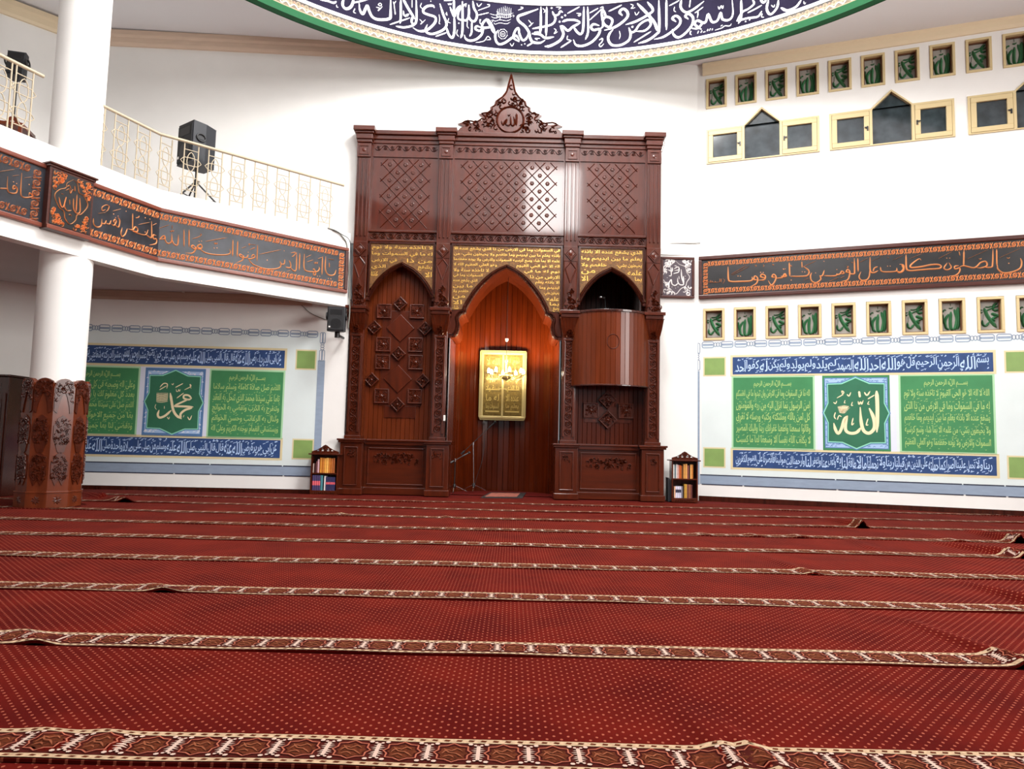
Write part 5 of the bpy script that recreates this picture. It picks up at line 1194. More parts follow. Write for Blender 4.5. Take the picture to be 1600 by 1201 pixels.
    if right:
        D = [(52, [(828, 280), (838, 450), (840, 640), (832, 880)]), (48, [(722, 530), (778, 650), (800, 760), (785, 840), (715, 892), (640, 850), (605, 720), (592, 515)]), (44, [(605, 810), (540, 880), (450, 892), (385, 850), (382, 740), (412, 640)]), (42, [(412, 640), (360, 700), (320, 830), (275, 895), (235, 840), (210, 745)]), (16, [(700, 400), (800, 340)]), (30, [(575, 285), (588, 375)]), (18, [(562, 430), (575, 475), (598, 440), (612, 472), (638, 415)]), (20, [(650, 300), (690, 345), (735, 285)]), (14, [(255, 385), (330, 340), (355, 300), (325, 285), (345, 350)]), (16, [(400, 330), (430, 355), (458, 300)]), (14, [(205, 445), (235, 465), (255, 425)]), (10, [(375, 415), (362, 455), (382, 452)]), (12, [(480, 440), (465, 490), (490, 490)]), (12, [(720, 430), (700, 470), (730, 475)]), (16, [(235, 590), (218, 650), (240, 690)]), (14, [(260, 700), (285, 640), (325, 655)]), (16, [(490, 670), (470, 770), (505, 745)]), (17, [(705, 680), (680, 770), (712, 770)])]
        sd = [(9, [(270+i*18, 485+abs(i-5)*4), (300+i*9, 540), (330, 600)]) for i in range(10)]+[(9, [(265+i*6, 520+i*18), (340, 545+i*14), (445-i*16, 525+i*18)]) for i in range(5)]
        strokes(m, fr, D+sd, 1280, 580, 9.24, .0085)
    else:
        D = [(36, [(425, 495), (445, 620), (468, 740), (515, 820), (590, 872)]), (32, [(440, 745), (355, 822), (275, 852), (245, 812), (265, 740)]), (27, [(735, 575), (690, 532), (628, 530), (622, 572), (690, 592), (738, 570)]), (25, [(690, 585), (570, 640), (480, 682)]), (30, [(478, 688), (600, 690), (760, 698)]), (32, [(742, 712), (640, 742), (575, 800), (582, 862)]), (13, [(498, 418), (612, 358)]), (13, [(518, 572), (622, 495)]), (12, [(630, 452), (722, 402), (710, 372), (725, 435)]), (13, [(268, 452), (372, 392)]), (14, [(275, 415), (330, 360), (382, 368), (375, 435)]), (9, [(510, 440), (518, 475), (540, 470), (548, 445), (560, 472), (575, 440)]), (14, [(675, 838), (705, 882), (738, 818)]), (9, [(218, 658), (205, 702), (228, 738)]), (9, [(340, 685), (340, 725)]), (10, [(380, 842), (402, 872), (415, 838)]), (9, [(612, 848), (625, 815)]), (9, [(445, 362), (462, 378), (475, 352)])]
        sd = [(10, [(235+i*17, 490), (232+i*17, 560), (228+i*16, 625)]) for i in range(10)]+[(10, [(225, 520+i*26), (300, 535+i*24), (395, 512+i*26)]) for i in range(5)]
        strokes(m, fr, D, 220, 560, 9.24, .0085); strokes(m, fr, sd, 220, 560, 9.24, .0085, wk=.7)
    obj('lettering', m, 'mcream', b)
    # green squares, chain border and the dado band
    m = MB(); cz = Z['ch']
    if right:
        chain_run(m, fr, -1.22, 5.28, cz[0], cz[1], 11)
        chain_run(m, fr, 2.42, 2.97, -1.34, -1.245, 1, False)
        m.rect(fr, -1.335, -1.25, .30, 2.42, .004)
    else:
        chain_run(m, fr, -7.7, -2.955, cz[0], cz[1], 9)
        chain_run(m, fr, 2.38, 2.93, -2.925, -2.835, 1, False)
        m.rect(fr, -2.95, -2.82, .30, 2.40, .004)
    obj('chain_border', m, 'mgrey', root)
    for (u0, u1, z0, z1) in Z['sq']:
        m = MB(); m.rect(fr, u0-.025, u1+.025, z0-.025, z1+.025, .003, 1); m.rect(fr, u0, u1, z0, z1, .0045, 0); obj('olive_square', m, ['molive', 'mbeige'], root)
    m = MB(); e0, e1 = (-1.24, 5.4) if right else (-7.7, -2.75)
    m.rect(fr, e0, e1, .315, .475, .004, 0); 
    R = random.Random(8); u = e0
    while u < e1:
        L = R.uniform(.5, 1.6); L = min(L, e1-u)
        m.rect(fr, u, u+L-.02, .472, .492, .0055, 1); m.rect(fr, u+.03, u+L-.0, .30, .318, .0055, 1); u += L
    obj('dado_band', m, ['mgrey', 'mink'], root)
ZL = dict(s1=(2.24, 2.56), s2=(.62, .94), gl=(-7.38, -6.11), gr=(-4.83, -3.55), m=(-5.99, -4.93), g=(.985, 2.165), ch=(2.82, 2.93), sq=[(-3.325, -3.0, 2.245, 2.565), (-3.31, -2.975, .63, .95)])
ZR = dict(s1=(2.35, 2.67), s2=(.64, .955), gl=(-.645, .71), gr=(2.095, 3.44), m=(.865, 1.93), g=(1.01, 2.29), ch=(2.86, 2.97), sq=[(-1.16, -.80, 2.345, 2.66), (-1.16, -.81, .645, .97), (3.64, 4.0, 2.35, 2.67), (3.63, 4.0, .62, .95)])
mural('painted mural with blue strips and green panels, left of the prayer niche', WL, (-7.38, -3.545), ZL, (T_UP_L, T_LO_L, G_LL, G_LR), False)
mural('painted mural with blue strips and green panels, on the right wall under the vents', WR, (-.655, 3.46), ZR, (T_UP_R, T_LO_R, G_RL, G_RR), True)

# ================================================================ FRETWORK VENTS
LF = Local()
def vent_proto(kind):
    root = thing('fretwork_vent', 'x', 'vent window', (0, 0, 0))
    W, H = .385, .60
    m = MB(); m.rframe(LF, -W/2, W/2, 0, H, .042, -.14, .02); obj('frame', m, 'creamwood', root, bev=.005)
    m = MB(); m.rframe(LF, -W/2+.042, W/2-.042, .042, H-.042, .02, -.12, -.05); obj('inner_frame', m, 'vbrown', root)
    m = MB(); m.box(LF, -W/2+.03, W/2-.03, .03, H-.03, -.14, -.09); obj('backing', m, 'mesh', root)
    m = MB()
    if kind == 0:
        D = [(62, [(235, 340), (290, 510), (380, 660), (470, 780)]), (42, [(330, 650), (260, 735), (200, 705), (190, 600)]), (44, [(500, 240), (420, 300), (430, 400), (535, 390)]), (30, [(280, 400), (400, 350), (535, 300)]), (26, [(255, 320), (330, 325), (390, 305)]), (58, [(370, 465), (460, 510), (545, 545)]), (44, [(440, 640), (400, 580), (490, 545)]), (22, [(205, 385), (155, 390), (165, 450), (210, 420)]), (18, [(215, 480), (205, 600)]), (24, [(470, 240)])]
        x0, y0, sx, sy = 330, 515, 420, 670
    else:
        D = [(70, [(1255, 280), (1265, 500), (1240, 770)]), (62, [(1175, 320), (1230, 520), (1195, 720), (1150, 770)]), (58, [(1105, 370), (1085, 560), (1095, 740), (1160, 775)]), (50, [(1050, 420), (975, 560), (985, 720), (1060, 775)]), (34, [(930, 430), (935, 560), (965, 680)]), (28, [(925, 380), (960, 330), (1000, 340)]), (22, [(1060, 290), (1110, 300), (1150, 275)]), (24, [(1100, 190), (1100, 250)])]
        x0, y0, sx, sy = 1100, 490, 440, 670
    kx = (W-.084)/sx; ky = (H-.084)/sy
    for wd, P in D:
        uv = [((x-x0)*kx, H/2-(y-y0)*ky) for x, y in P]
        if len(uv) == 1: m.disc(LF, uv[0][0], uv[0][1], wd*kx*.5, -.088, .02, 0, 8); continue
        cc = [(max(-W/2+.043, min(W/2-.043, p.x)), p.y) for p in catmull(uv, 5)]
        m.ribbon(LF, cc, wd*kx*1.3, -.088, .03)
        
    obj('fretwork', m, 'vgreen', root)
    return root
protos = [vent_proto(0), vent_proto(1)]
used = [False, False]
nth = ['first', 'second', 'third', 'fourth', 'fifth', 'sixth', 'seventh', 'eighth', 'ninth', 'tenth']
for row, name in ((LOW, 'lower'), (HIGH, 'upper')):
    for i, (a, b, c, d) in enumerate(row[:10]):
        k = i % 2
        o = protos[k] if not used[k] else copy_tree(protos[k]); used[k] = True
        o.location = WR((a+b)/2, c, 0); o.rotation_euler = (0, 0, math.atan2(WR.t.y, WR.t.x))
        o['label'] = '%s green fretwork vent from the left in the %s row of the right wall' % (nth[i], name)
        o['group'] = 'fretwork vents in the %s row' % name

# ================================================================ LAMP, STANDS AND RUG IN THE NICHE
cx, cyy = XC+.03, 13.45
def zc(py, Y=13.45): return at_y(787, py, Y).z
zb = zc(588)
ch = thing('chandelier', 'small lit chandelier with upturned arms hanging inside the prayer niche', 'chandelier', (cx, cyy, zb-.1))
m = MB(); m.tube([(cx, cyy, 4.54), (cx, cyy, zb+.42)], .006, 6); obj('hanging_rod', m, 'metalb', ch)
m = MB(); zt = zc(531); m.lathe((cx, cyy, zt), [(.001, .03), (.035, .03), (.03, 0), (.012, -.03), (.001, -.03)], 16); obj('ceiling_cap', m, 'plastic', ch)
m = MB(); m.lathe((cx, cyy, zb), [(.001, .42), (.02, .40), (.012, .34), (.03, .30), (.012, .24), (.016, .1), (.03, .06), (.001, .05)], 16); obj('stem', m, 'palebrass', ch)
m = MB(); m.lathe((cx, cyy, zb), [(.001, -.09), (.02, -.085), (.015, -.07), (.07, -.05), (.115, -.01), (.135, .03), (.128, .03), (.10, -.0), (.001, -.03)], 24); obj('bowl', m, 'palebrass', ch)
for k in range(8):
    a = 2*PI*k/8+.2; d = V3((math.cos(a), math.sin(a), 0)); c0 = V3((cx, cyy, zb))
    m = MB(); m.tube(catmull([c0+d*.05+V3((0, 0, .02)), c0+d*.13+V3((0, 0, -.02)), c0+d*.22+V3((0, 0, -.06)), c0+d*.31+V3((0, 0, -.03)), c0+d*.34+V3((0, 0, .03))], 5), .008, 6)
    arm = obj('arm', m, 'palebrass', ch)
    m = MB(); m.lathe(c0+d*.34+V3((0, 0, .03)), [(.004, 0), (.03, .012), (.036, .03), (.028, .03), (.004, .015)], 12); obj('cup', m, 'palebrass', arm)
    m = MB(); m.lathe(c0+d*.34+V3((0, 0, .055)), [(.001, -.012), (.016, -.01), (.026, .02), (.024, .05), (.012, .085), (.001, .10)], 10); obj('bulb', m, 'bulb', arm)
for dx in (-.22, .22):
    d = bpy.data.lights.new('chandelier_light', 'SPOT'); d.energy = 190; d.color = (1, .80, .52); d.shadow_soft_size = .09; d.spot_size = math.radians(172); d.spot_blend = .35
    o = bpy.data.objects.new('chandelier_light', d); COL.objects.link(o); o.location = (cx+dx, cyy-.02, zb+.10); o.rotation_euler = (PI, 0, 0)   # the upturned cups throw their light upwards

def mic_stand(name, label, base, top, boomA, boomB, legm, polem):
    r = thing(name, label, 'microphone stand', base)
    b = V3(base); t = V3(top)
    m = MB(); m.tube([b+V3((0, 0, .10)), t], .011, 8); p = obj('pole', m, polem, r)
    m = MB(); m.lathe(b+V3((0, 0, .09)), [(.001, 0), (.028, 0), (.028, .07), (.014, .08), (.001, .08)], 12); obj('leg_collar', m, 'metalb', r)
    for k in range(3):
        a = 2*PI*k/3+.5; m = MB(); m.tube([b+V3((0, 0, .14)), b+V3((.12*math.cos(a), .12*math.sin(a), .09)), b+V3((.27*math.cos(a), .27*math.sin(a), .016))], .009, 6); obj('leg', m, legm, r)
    m = MB(); m.tube([t+V3((0, 0, -.02)), t+V3((0, 0, .04))], .02, 8); obj('clutch', m, legm, r)
    m = MB(); m.tube([boomA, boomB], .007, 6); bo = obj('boom', m, 'metalb', r)
    m = MB(); d = (V3(boomB)-V3(boomA)).normalized(); m.tube([V3(boomA)-d*.06, V3(boomA)+d*.03], .022, 10); obj('counterweight', m, 'metalb', bo)
    m = MB(); B = V3(boomB); m.tube([B, B+d*.03, B+d*.15], [.012, .016, .012], 10); m.sphere(B+d*.17, .026, 8); obj('microphone', m, 'metalb', bo)
    return r
b1 = at_z(740, 768, .006); Y1 = b1.y
mic_stand('microphone_stand', 'chrome microphone stand with a slanting boom, standing left inside the prayer niche', (b1.x, Y1, .006), at_y(739.5, 694, Y1), at_y(724, 706, Y1), at_y(764, 668, Y1+.1), 'chrome', 'chrome')
b2 = at_z(709, 770, .006)
mic_stand('microphone_stand', 'low black microphone stand by the left jamb of the prayer niche', (b2.x, b2.y+.1, .006), (b2.x, b2.y+.1, .62), (b2.x-.05, b2.y+.12, .60), (b2.x+.12, b2.y+.2, .70), 'chrome', 'metalb')
m = MB(); m.tube(catmull([at_y(757, 677, Y1+.08), at_y(756, 700, Y1+.05), at_y(752, 724, Y1), at_y(745, 745, Y1), at_y(741, 762, Y1-.02)], 6), .005, 6)
tag(obj('microphone_cable', m, 'metalb'), 'thin black cable drooping from the chrome microphone stand', 'cable')
q = [at_z(*p, .0) for p in ((751, 778), (816, 778.5), (822, 770.5), (766, 769.5))]
m = MB(); qa = [(p.x, p.y) for p in q]; m.prism(floor_fr, qa, .002, .012)
ru = obj('prayer_rug', m, 'rugblack', origin=(qa[0][0], qa[0][1], .002)); tag(ru, 'small black edged prayer rug on the floor of the prayer niche', 'rug')
cxr = sum(p[0] for p in qa)/4; cyr = sum(p[1] for p in qa)/4
m = MB(); m.prism(floor_fr, [(cxr+(x-cxr)*.78-.03, cyr+(y-cyr)*.7) for x, y in qa], .012, .016); obj('patterned_field', m, 'rugred', ru, label='dusty red patterned field')
# pulpit microphone
m_ = thing('pulpit_microphone', 'small black microphone just showing above the pulpit rail', 'microphone', (XC+1.88, 13.2, 3.40))
pm = at_y(944, 466, 13.2)
m = MB(); m.tube(catmull([(pm.x+.06, 13.25, 3.0), (pm.x+.05, 13.25, 3.3), (pm.x+.02, 13.2, pm.z-.06), (pm.x, 13.15, pm.z)], 4), .007, 6); obj('gooseneck', m, 'metalb', m_)
m = MB(); m.tube([(pm.x, 13.15, pm.z), (pm.x-.07, 13.1, pm.z)], [.02, .026], 10); m.sphere(V3((pm.x-.08, 13.09, pm.z)), .03, 8); obj('capsule', m, 'chrome', m_)
m = MB(); m.box(Plane((pm.x+.06, 13.25), (1, 0)), -.09, .09, 2.22, 3.0, -.09, .09); obj('shelf_post', m, 'dkwood', m_)

# ================================================================ BOOKCASES AND BOOKS
R = random.Random(21)
BC = {}
def bcol(r, g, b): 
    k = 'book_%d_%d_%d' % (r, g, b)
    if k not in M: M[k] = mat(k.replace('book', 'cover'), rgb(r, g, b), .5, vary=.12, scale=(20, 20, 20))
    return k
M['pages'] = mat('book_pages', (.75, .70, .58, 1), .8)
def book(P, u, z, w, h, d, wf, cover, lab, grp, band=None, lean=0):
    # P frame of the case front; spine at depth wf
    loc = P(u+w/2, z, wf)
    def fr(a, b, c=0):
        aa = a+lean*b; return P(u+w/2+aa, z+b, wf+c)
    m = MB(); t = min(.004, w*.15)
    prof = [(-w/2, -.004), (-w/4, .002), (w/4, .002), (w/2, -.004)]
    for i in range(3):
        (a, c), (a2, c2) = prof[i], prof[i+1]
        zs = [0, .33*h, .45*h, .62*h, .72*h, h]
        for j in range(5):
            mi = 2 if band and j in band else 0
            m.add([fr(a, zs[j], c), fr(a2, zs[j], c2), fr(a2, zs[j+1], c2), fr(a, zs[j+1], c)], [(0, 1, 2, 3)], mi)
    m.box(fr, -w/2, -w/2+t, 0, h, -d, -.004); m.box(fr, w/2-t, w/2, 0, h, -d, -.004); m.box(fr, -w/2+t, w/2-t, .004, h-.005, -d+.004, -.006, 1)
    o = obj('book', m, [cover, 'pages', band_col if band else 'pages'], origin=loc); tag(o, lab, 'book', grp)
band_col = 'pages'
def bookcase(label, P, W, H1, zmid, ztop, crest, D):
    r = thing('bookcase', label, 'bookcase', P(0, .013))
    t = .022
    for s in (-1, 1):
        m = MB(); a = s*(W/2-t/2); m.box(P, a-t/2, a+t/2, .013, ztop, -D, 0); obj('side_panel', m, 'wood', r, bev=.003)
    m = MB(); m.box(P, -W/2+t, W/2-t, .013, ztop, -D, -D+.012); obj('back_panel', m, 'dkwood', r)
    m = MB(); m.box(P, -W/2+t, W/2-t, .013, H1, -D+.012, 0); pl = obj('base_board', m, 'woodh', r, bev=.003)
    m = MB(); vine(m, P, -W/2+.05, W/2-.05, .03, H1-.025, 0, .006); obj('carved_strip', m, 'carve', pl)
    m = MB(); m.box(P, -W/2+t, W/2-t, zmid-.022, zmid, -D+.012, -.01); obj('shelf', m, 'woodh', r)
    m = MB(); m.box(P, -W/2-.045, W/2+.045, ztop, ztop+.022, -D, .03); obj('top_board', m, 'woodh', r, bev=.004)
    m = MB(); c0 = ztop+.022; L = [(-W/2, c0), (W/2, c0), (W/2, c0+.035), (W*.30, c0+crest*.42), (W*.14, c0+crest*.72), (W*.07, c0+crest*.9), (0, c0+crest), (-W*.07, c0+crest*.9), (-W*.14, c0+crest*.72), (-W*.30, c0+crest*.42), (-W/2, c0+.035)]
    holes_ = [[(x-.02, c0+.045), (x+.02, c0+.045), (x+.012, c0+.045+hh), (x-.012, c0+.045+hh)] for x, hh in ((-W*.25, .018), (-W*.1, .04), (W*.1, .04), (W*.25, .018))]
    m.prism(P, [L]+holes_, -.03, -.008); co_ = obj('crest', m, 'wood', r)
    m = MB(); foliage(m, P, lambda u, v: v < c0+crest*(1-abs(u)/(W/2))*.9, -W*.4, W*.4, c0+.03, c0+crest*.9, -.008, .008, 22, 6, .02); obj('carving', m, 'carve', co_)
    return r
# left case
pl_ = at_z(505, 771.5, .013); YL = 12.36
PL = Plane((pl_.x*YL/pl_.y, YL), (1, .02)); zt = at_y(505, 708.5, YL).z; zm = at_y(505, 738.5, YL).z; WL_ = .475
bookcase('small wooden bookcase with orange and navy books, left of the prayer niche', PL, WL_, .085, zm, zt-.02, .155, .26)
u = -WL_/2+.03; n = 0
names_t = ['thin cream spined', 'narrow maroon', 'thin dark red', 'tall pale pink']
for (w, h, c, g) in ((.014, .16, (206, 180, 170), .012), (.022, .165, (60, 20, 20), .006), (.016, .20, (120, 70, 70), .008), (.03, .235, (214, 170, 178), .012)):
    book(PL, u, zm, w, h, .17, -.03, bcol(*c), '%s book on the upper shelf of the left bookcase' % names_t[n], 'books on the upper shelf of the left bookcase', lean=0); u += w+g; n += 1
osh = [(206, 132, 40), (190, 112, 26), (226, 160, 62), (236, 178, 84), (196, 118, 34), (176, 98, 26), (160, 84, 26)]
for i, c in enumerate(osh):
    w = .034+.004*(i % 2)
    if u+w > WL_/2-.022: break
    book(PL, u, zm, w, .262-.004*(i % 3), .19, -.02, bcol(*c), '%s orange spined book from the left on the upper shelf of the left bookcase' % nth[i], 'orange books in the left bookcase'); u += w+.0015
u = -WL_/2+.03; zl = .085; band_col = bcol(214, 92, 104)
for i in range(4):
    book(PL, u, zl, .034, .262, .19, -.02, bcol(64, 52, 96), '%s pink banded navy book from the left, lower shelf of left bookcase' % nth[i], 'navy books in the left bookcase', band=(1, 2)); u += .0352
book(PL, u+.004, zl, .036, .258, .19, -.02, bcol(70, 132, 142), 'teal book in the middle of the lower shelf of the left bookcase', 'single books in the left bookcase'); u += .065
book(PL, u, zl, .024, .25, .18, -.02, bcol(222, 214, 214), 'white book in the middle of the lower shelf of the left bookcase', 'single books in the left bookcase'); u += .032
i = 0
while u+.026 < WL_/2-.022 and i < 6:
    book(PL, u, zl, .026, .235, .18, -.022, bcol(44, 42, 84), '%s slim navy book right of the white one, lower shelf, left bookcase' % nth[i], 'slim navy books in the left bookcase', band=(2,)); u += .0272; i += 1
# right case
pr_ = at_z(1070, 783, .013); YR = 12.55
PRr = Plane((pr_.x*YR/pr_.y, YR), (1, -.06)); zt = at_y(1069, 718.5, YR).z; zm = at_y(1069, 747.5, YR).z; WR_ = .46
bookcase('small wooden bookcase with white and tan books, right of the prayer niche', PRr, WR_, .085, zm, zt-.02, .15, .27)
u = -WR_/2+.026; 
up = [(.022, .245, (226, 222, 214), 'white'), (.028, .24, (110, 128, 132), 'grey green'), (.02, .25, (234, 226, 220), 'bright white'), (.03, .24, (196, 150, 140), 'dusty rose'), (.03, .235, (186, 88, 28), 'rust orange'), (.022, .225, (150, 84, 30), 'dark orange'), (.012, .25, (30, 14, 12), 'black'),
      (.036, .255, (196, 138, 66), 'tan'), (.034, .26, (214, 156, 84), 'light tan'), (.028, .235, (128, 72, 66), 'brown and white'), (.016, .25, (20, 16, 16), 'narrow black'), (.028, .25, (226, 166, 92), 'pale orange'), (.024, .25, (190, 118, 48), 'amber')]
for w, h, c, nm in up:
    if u+w > WR_/2-.024: w = WR_/2-.024-u
    if w < .01: break
    book(PRr, u, zm, w, h, .19, -.02, bcol(*c), '%s book on the upper shelf of the right bookcase' % nm, 'books on the upper shelf of the right bookcase'); u += w+.002
u = -WR_/2+.045; band_col = bcol(52, 54, 74)
lo = [(.022, .20, (232, 186, 150), 'peach', None), (.034, .205, (206, 204, 222), 'first white and black banded', (2, 3)), (.03, .205, (214, 212, 228), 'second white and black banded', (2, 3)), (.03, .205, (200, 198, 216), 'third white and black banded', (2, 3)), (.022, .205, (140, 138, 150), 'grey', None), (.024, .21, (40, 28, 26), 'near black', None),
      (.024, .245, (186, 140, 50), 'ochre', None), (.022, .245, (206, 160, 70), 'yellow', None), (.03, .24, (112, 62, 52), 'brown', None), (.03, .24, (146, 92, 62), 'light brown', None), (.026, .235, (104, 52, 46), 'dark brown', None)]
for w, h, c, nm, b in lo:
    if u+w > WR_/2-.024: break
    book(PRr, u, .085, w, h, .18, -.02, bcol(*c), '%s book on the lower shelf of the right bookcase' % nm, 'books on the lower shelf of the right bookcase', band=b); u += w+.0025
# black case leaning by the niche
q = at_z(1043, 780, .013); PB = Plane((q.x, 12.62), (1, 0))
bx = thing('black_case', 'black slanted case on the floor between the prayer niche and right bookcase', 'case', (q.x, 12.62, .013))
m = MB(); m.prism(PB, [(-.10, .013), (.03, .013), (.02, .09), (-.03, .13), (-.06, .40), (-.10, .44)], -.2, 0); obj('body', m, 'spk', bx, bev=.01)
m = MB(); m.box(PB, -.07, .01, .02, .035, 0, .01); obj('foot_strip', m, 'metalb', bx)

# ================================================================ LOUDSPEAKERS
def speaker(label, loc, rz, W, H, D, tilt=0):
    r = thing('loudspeaker', label, 'loudspeaker', loc)
    rot = Matrix.Rotation(rz, 3, 'Z') @ Matrix.Rotation(tilt, 3, 'X'); L = V3(loc)
    def fr(u, v, w=0): return L+rot @ V3((u, -w, v))
    m = MB(); b = W*.34
    m.prism(lambda u, v, w=0: fr(u, w, v), [(-W/2, D/2), (-W/2, -.0), (-b, -D/2), (b, -D/2), (W/2, 0), (W/2, D/2)][::-1], 0, H)
    ca = obj('cabinet', m, 'spk', r, bev=.02)
    m = MB(); m.box(fr, -W*.45, W*.45, H*.04, H*.94, D/2, D/2+.015); g = obj('grille', m, 'spkg', r, bev=.01)
    m = MB(); m.box(fr, -W*.40, -W*.31, H*.14, H*.20, D/2+.015, D/2+.02); obj('badge', m, 'plastic', g)
    m = MB(); m.disc(fr, 0, H*.3, W*.3, D/2+.0155, 0, 0, 24); m.box(fr, -W*.33, W*.33, H*.68, H*.88, D/2+.015, D/2+.018); obj('driver_outline', m, 'metalb', g)
    for s in (-1, 1):
        def fs(u, v, w=0): return fr(s*(W/2-.01+w*.2)+0*u, v, D*.22+u)
        m = MB(); n = V3((0, 0, 0))
        m.tube([fr(s*(W/2+.012), H*.62+.06*math.sin(a*PI/8), D*.2+.075*math.cos(a*PI/8)) for a in range(16)], .012, 6, closed=True); m.box(lambda u, v, w=0: fr(s*(W/2+w), v, D*.2+u), -.06, .06, H*.58, H*.66, .0, .006); obj('handle_recess', m, 'metalb', ca)
    return r
def tripod(label, top, floor_z, s=1.0, grp=None):
    r = thing('speaker_stand', label, 'speaker stand', (top[0], top[1], floor_z))
    t = V3(top); b = V3((top[0], top[1], floor_z))
    m = MB(); m.tube([b+V3((0, 0, .08)), t], .019, 8); obj('pole', m, 'metalb', r)
    hz = min((t.z-floor_z)*.62, .55)
    m = MB(); m.tube([b+V3((0, 0, hz-.04)), b+V3((0, 0, hz+.05))], .035, 10); obj('collar', m, 'metalb', r)
    m = MB(); m.tube([b+V3((0, 0, hz+.02)), b+V3((.07, -.02, hz+.02))], .012, 6); obj('knob', m, 'metalb', r)
    for k in range(3):
        a = k*2*PI/3+.35; e = V3((math.cos(a), math.sin(a), 0))
        m = MB(); m.tube([b+V3((0, 0, hz))+e*.03, b+e*.46+V3((0, 0, .012))], .014, 6); lg = obj('leg', m, 'metalb', r)
        m = MB(); m.tube([b+V3((0, 0, hz*.35)), b+e*.30+V3((0, 0, hz*.36))], .009, 6); obj('brace', m, 'metalb', lg)
    return r
Ys = 11.25
c0 = at_y(312, 262, Ys); c1 = at_y(312, 200, Ys)
speaker('black loudspeaker on a tripod behind the balcony railing, left of the prayer niche', (c0.x-.05, Ys, c0.z), -.62, .46, c1.z-c0.z, .44)
tripod('black tripod stand under the loudspeaker behind the balcony railing', (c0.x-.05, Ys, c0.z), ZD)
Ys = 9.75; c0 = at_y(30, 122, Ys); c1 = at_y(30, 84, Ys)
tp = at_y(26, 122, 9.75)
speaker('black loudspeaker on the balcony left of the column, cut by the railing', (tp.x, Ys, tp.z), .25, .24, .36, .2, -.10)
tripod('black tripod stand under the loudspeaker left of the column', (tp.x, Ys, tp.z), ZD)
# small wall speaker below the end of the balcony
Yw = 12.22; c0 = at_y(526, 518, Yw); c1 = at_y(526, 479, Yw)
sp = speaker('small black loudspeaker fixed below the right end of the balcony, beside the prayer niche', (c0.x, Yw, c0.z), .12, .31, c1.z-c0.z-.02, .24, .06)
m = MB(); m.tube([(c0.x+.0, Yw+.05, c0.z-.10), (c0.x+.0, Yw+.05, c0.z+.02)], .045, 10); m.tube([(c0.x, Yw+.05, c0.z-.05), (c0.x+.02, Yw+.42, c0.z-.05)], .025, 8); obj('bracket', m, 'metalb', sp)

# ================================================================ CABLES AND ODDMENTS
def hang(name, label, pts, r, mt):
    m = MB(); m.tube(catmull(pts, 5), r, 6); o = obj(name, m, mt, origin=pts[0]); return tag(o, label, 'cable')
def onSB(px, py, w=.02): return SB(*SB.inv(px, py, w), w)
hang('cable', 'thick grey cable running over the white balcony edge beside the prayer niche', [onSB(512, 356, .02), onSB(526, 361, .03), onSB(536, 371, .035), at_y(542, 384, 12.46), at_y(545, 420, 12.46), at_y(546.5, 480, 12.46), at_y(544, 512, 12.46)], .012, 'cable')
hang('cable', 'thin dark cable dropping down the edge of the prayer niche beside the banner', [onSB(520, 359, .04), onSB(534, 366, .045), at_y(547, 378, 12.44), at_y(549, 420, 12.44), at_y(550, 478, 12.44)], .007, 'metalb')
hang('cable', 'thin white cable on the wall right of the prayer niche, above the square plaque', [at_y(1033, 380.5, 13.13), at_y(1060, 380, 13.13), at_y(1084, 380, 13.13), WR(*WR.inv(1094, 379.5, .01), .01)], .008, 'cable')
hang('cable', 'short loose cable end sticking out at the top right corner of the prayer niche', [at_y(1031, 214, 12.6), at_y(1038, 221, 12.62), at_y(1037, 229, 12.7), at_y(1034, 238, 12.8)], .006, 'bwood2')
hang('cable', 'dark cable drooping across the left wall from the balcony to the small loudspeaker', [WL(*WL.inv(450, 465, .03), .03), WL(*WL.inv(470, 476, .02), .02), WL(*WL.inv(484, 488, .02), .02), WL(*WL.inv(500, 496, .02), .02), WL(*WL.inv(513, 500, .03), .03)], .007, 'cable')
m = MB(); q = WL.inv(288, 455, .06); m.lathe(WL(q[0], q[1], .09), [(.001, .03), (.03, .03), (.03, 0), (.022, -.03), (.001, -.03)], 12); m.box(WL, q[0]-.03, q[0]+.03, q[1]+.0, q[1]+.02, .06, .12)
tag(obj('wall_light', m, 'plastic', origin=WL(q[0], q[1], .09)), 'tiny white lamp holder on the beige strip under the balcony', 'lamp')
m = MB(); q = at_y(698.5, 653.5, 12.80); PJ = Plane((XC-1.0+.013, 12.9), (0, 1)); m.box(Plane((XC-1.165, 12.6), (1, 0)), .1, .13, q.z-.05, q.z+.05, -.05, .04)
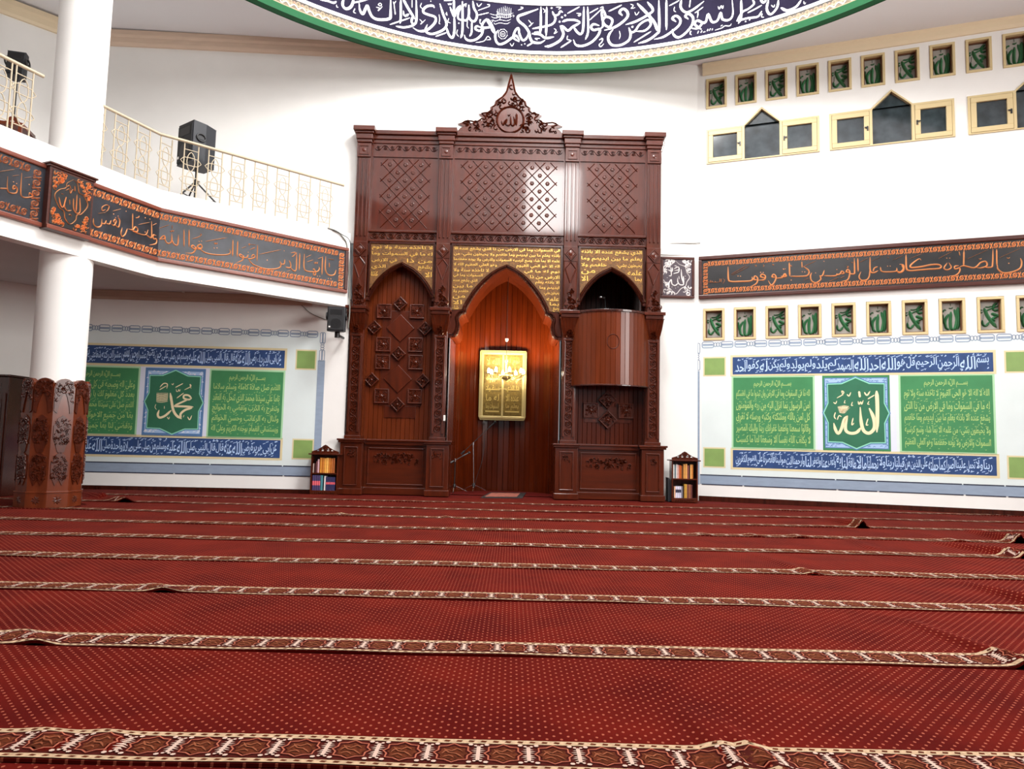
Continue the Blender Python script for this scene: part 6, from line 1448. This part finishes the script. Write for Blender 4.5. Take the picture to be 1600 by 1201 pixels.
tag(obj('wall_switch', m, 'plastic', origin=(XC-1.05, 12.6, q.z)), 'small white switch on the left edge of the niche opening', 'switch')
# dark cabinet beyond the column
Yc = 10.55; PC = Plane((0, Yc), (1, 0)); u1 = at_y(11.5, 640, Yc).x; zt = at_y(8, 588, Yc).z
cb = thing('cabinet', 'dark brown wooden cabinet at the left photo edge, behind the column', 'cabinet', (u1-.5, Yc, 0))
m = MB(); m.box(PC, u1-1.0, u1, .013, zt, -.5, 0); obj('body', m, 'dkwood', cb, bev=.01)
for k in (0, 1):
    m = MB(); a = u1-1.0+.03+k*.48; m.box(PC, a, a+.46, .1, zt-.25, 0, .02); m.rframe(PC, a+.05, a+.41, .18, zt-.33, .03, .02, .03); dd = obj('door', m, 'dkwood', cb, bev=.004)
    m = MB(); m.sphere(PC(a+(.42 if k == 0 else .04), zt*.5, .04), .016, 8); obj('knob', m, 'palebrass', dd)
m = MB(); m.box(PC, u1-1.04, u1+.03, zt, zt+.03, -.52, .03); obj('top', m, 'dkwood', cb, bev=.006)
# carved chair on the balcony
Yh = 9.15; b0 = at_y(6, 200, Yh)
hc = thing('wooden_chair', 'reddish carved wooden chair low behind the balcony railing, left of the column', 'chair', (b0.x, Yh, ZD))
PH_ = Plane((b0.x, Yh+.2), (1, .25)); zt = at_y(5, 172, Yh).z
m = MB(); m.prism(PH_, [(-.30, ZD+.35), (.26, ZD+.35), (.22, zt-.22), (.06, zt-.17), (.05, zt-.06), (0, zt), (-.07, zt), (-.12, zt-.06), (-.13, zt-.17), (-.28, zt-.22)], -.03, 0); hb = obj('backrest', m, 'bclad', hc, bev=.008)
m = MB(); m.disc(PH_, -.035, zt-.08, .028, .004, .01, 0, 10); obj('inlay', m, 'plastic', hb)
m = MB(); m.box(PH_, -.30, .26, ZD+.33, ZD+.38, 0, .42); obj('seat', m, 'bclad', hc, bev=.008)
for su in (-.27, .23):
    for sw in (.0, .38):
        m = MB(); m.box(PH_, su-.02, su+.02, ZD, ZD+.33, sw, sw+.04); obj('leg', m, 'bclad', hc)
bpy.data.objects.remove(_to); bpy.data.curves.remove(_tc)
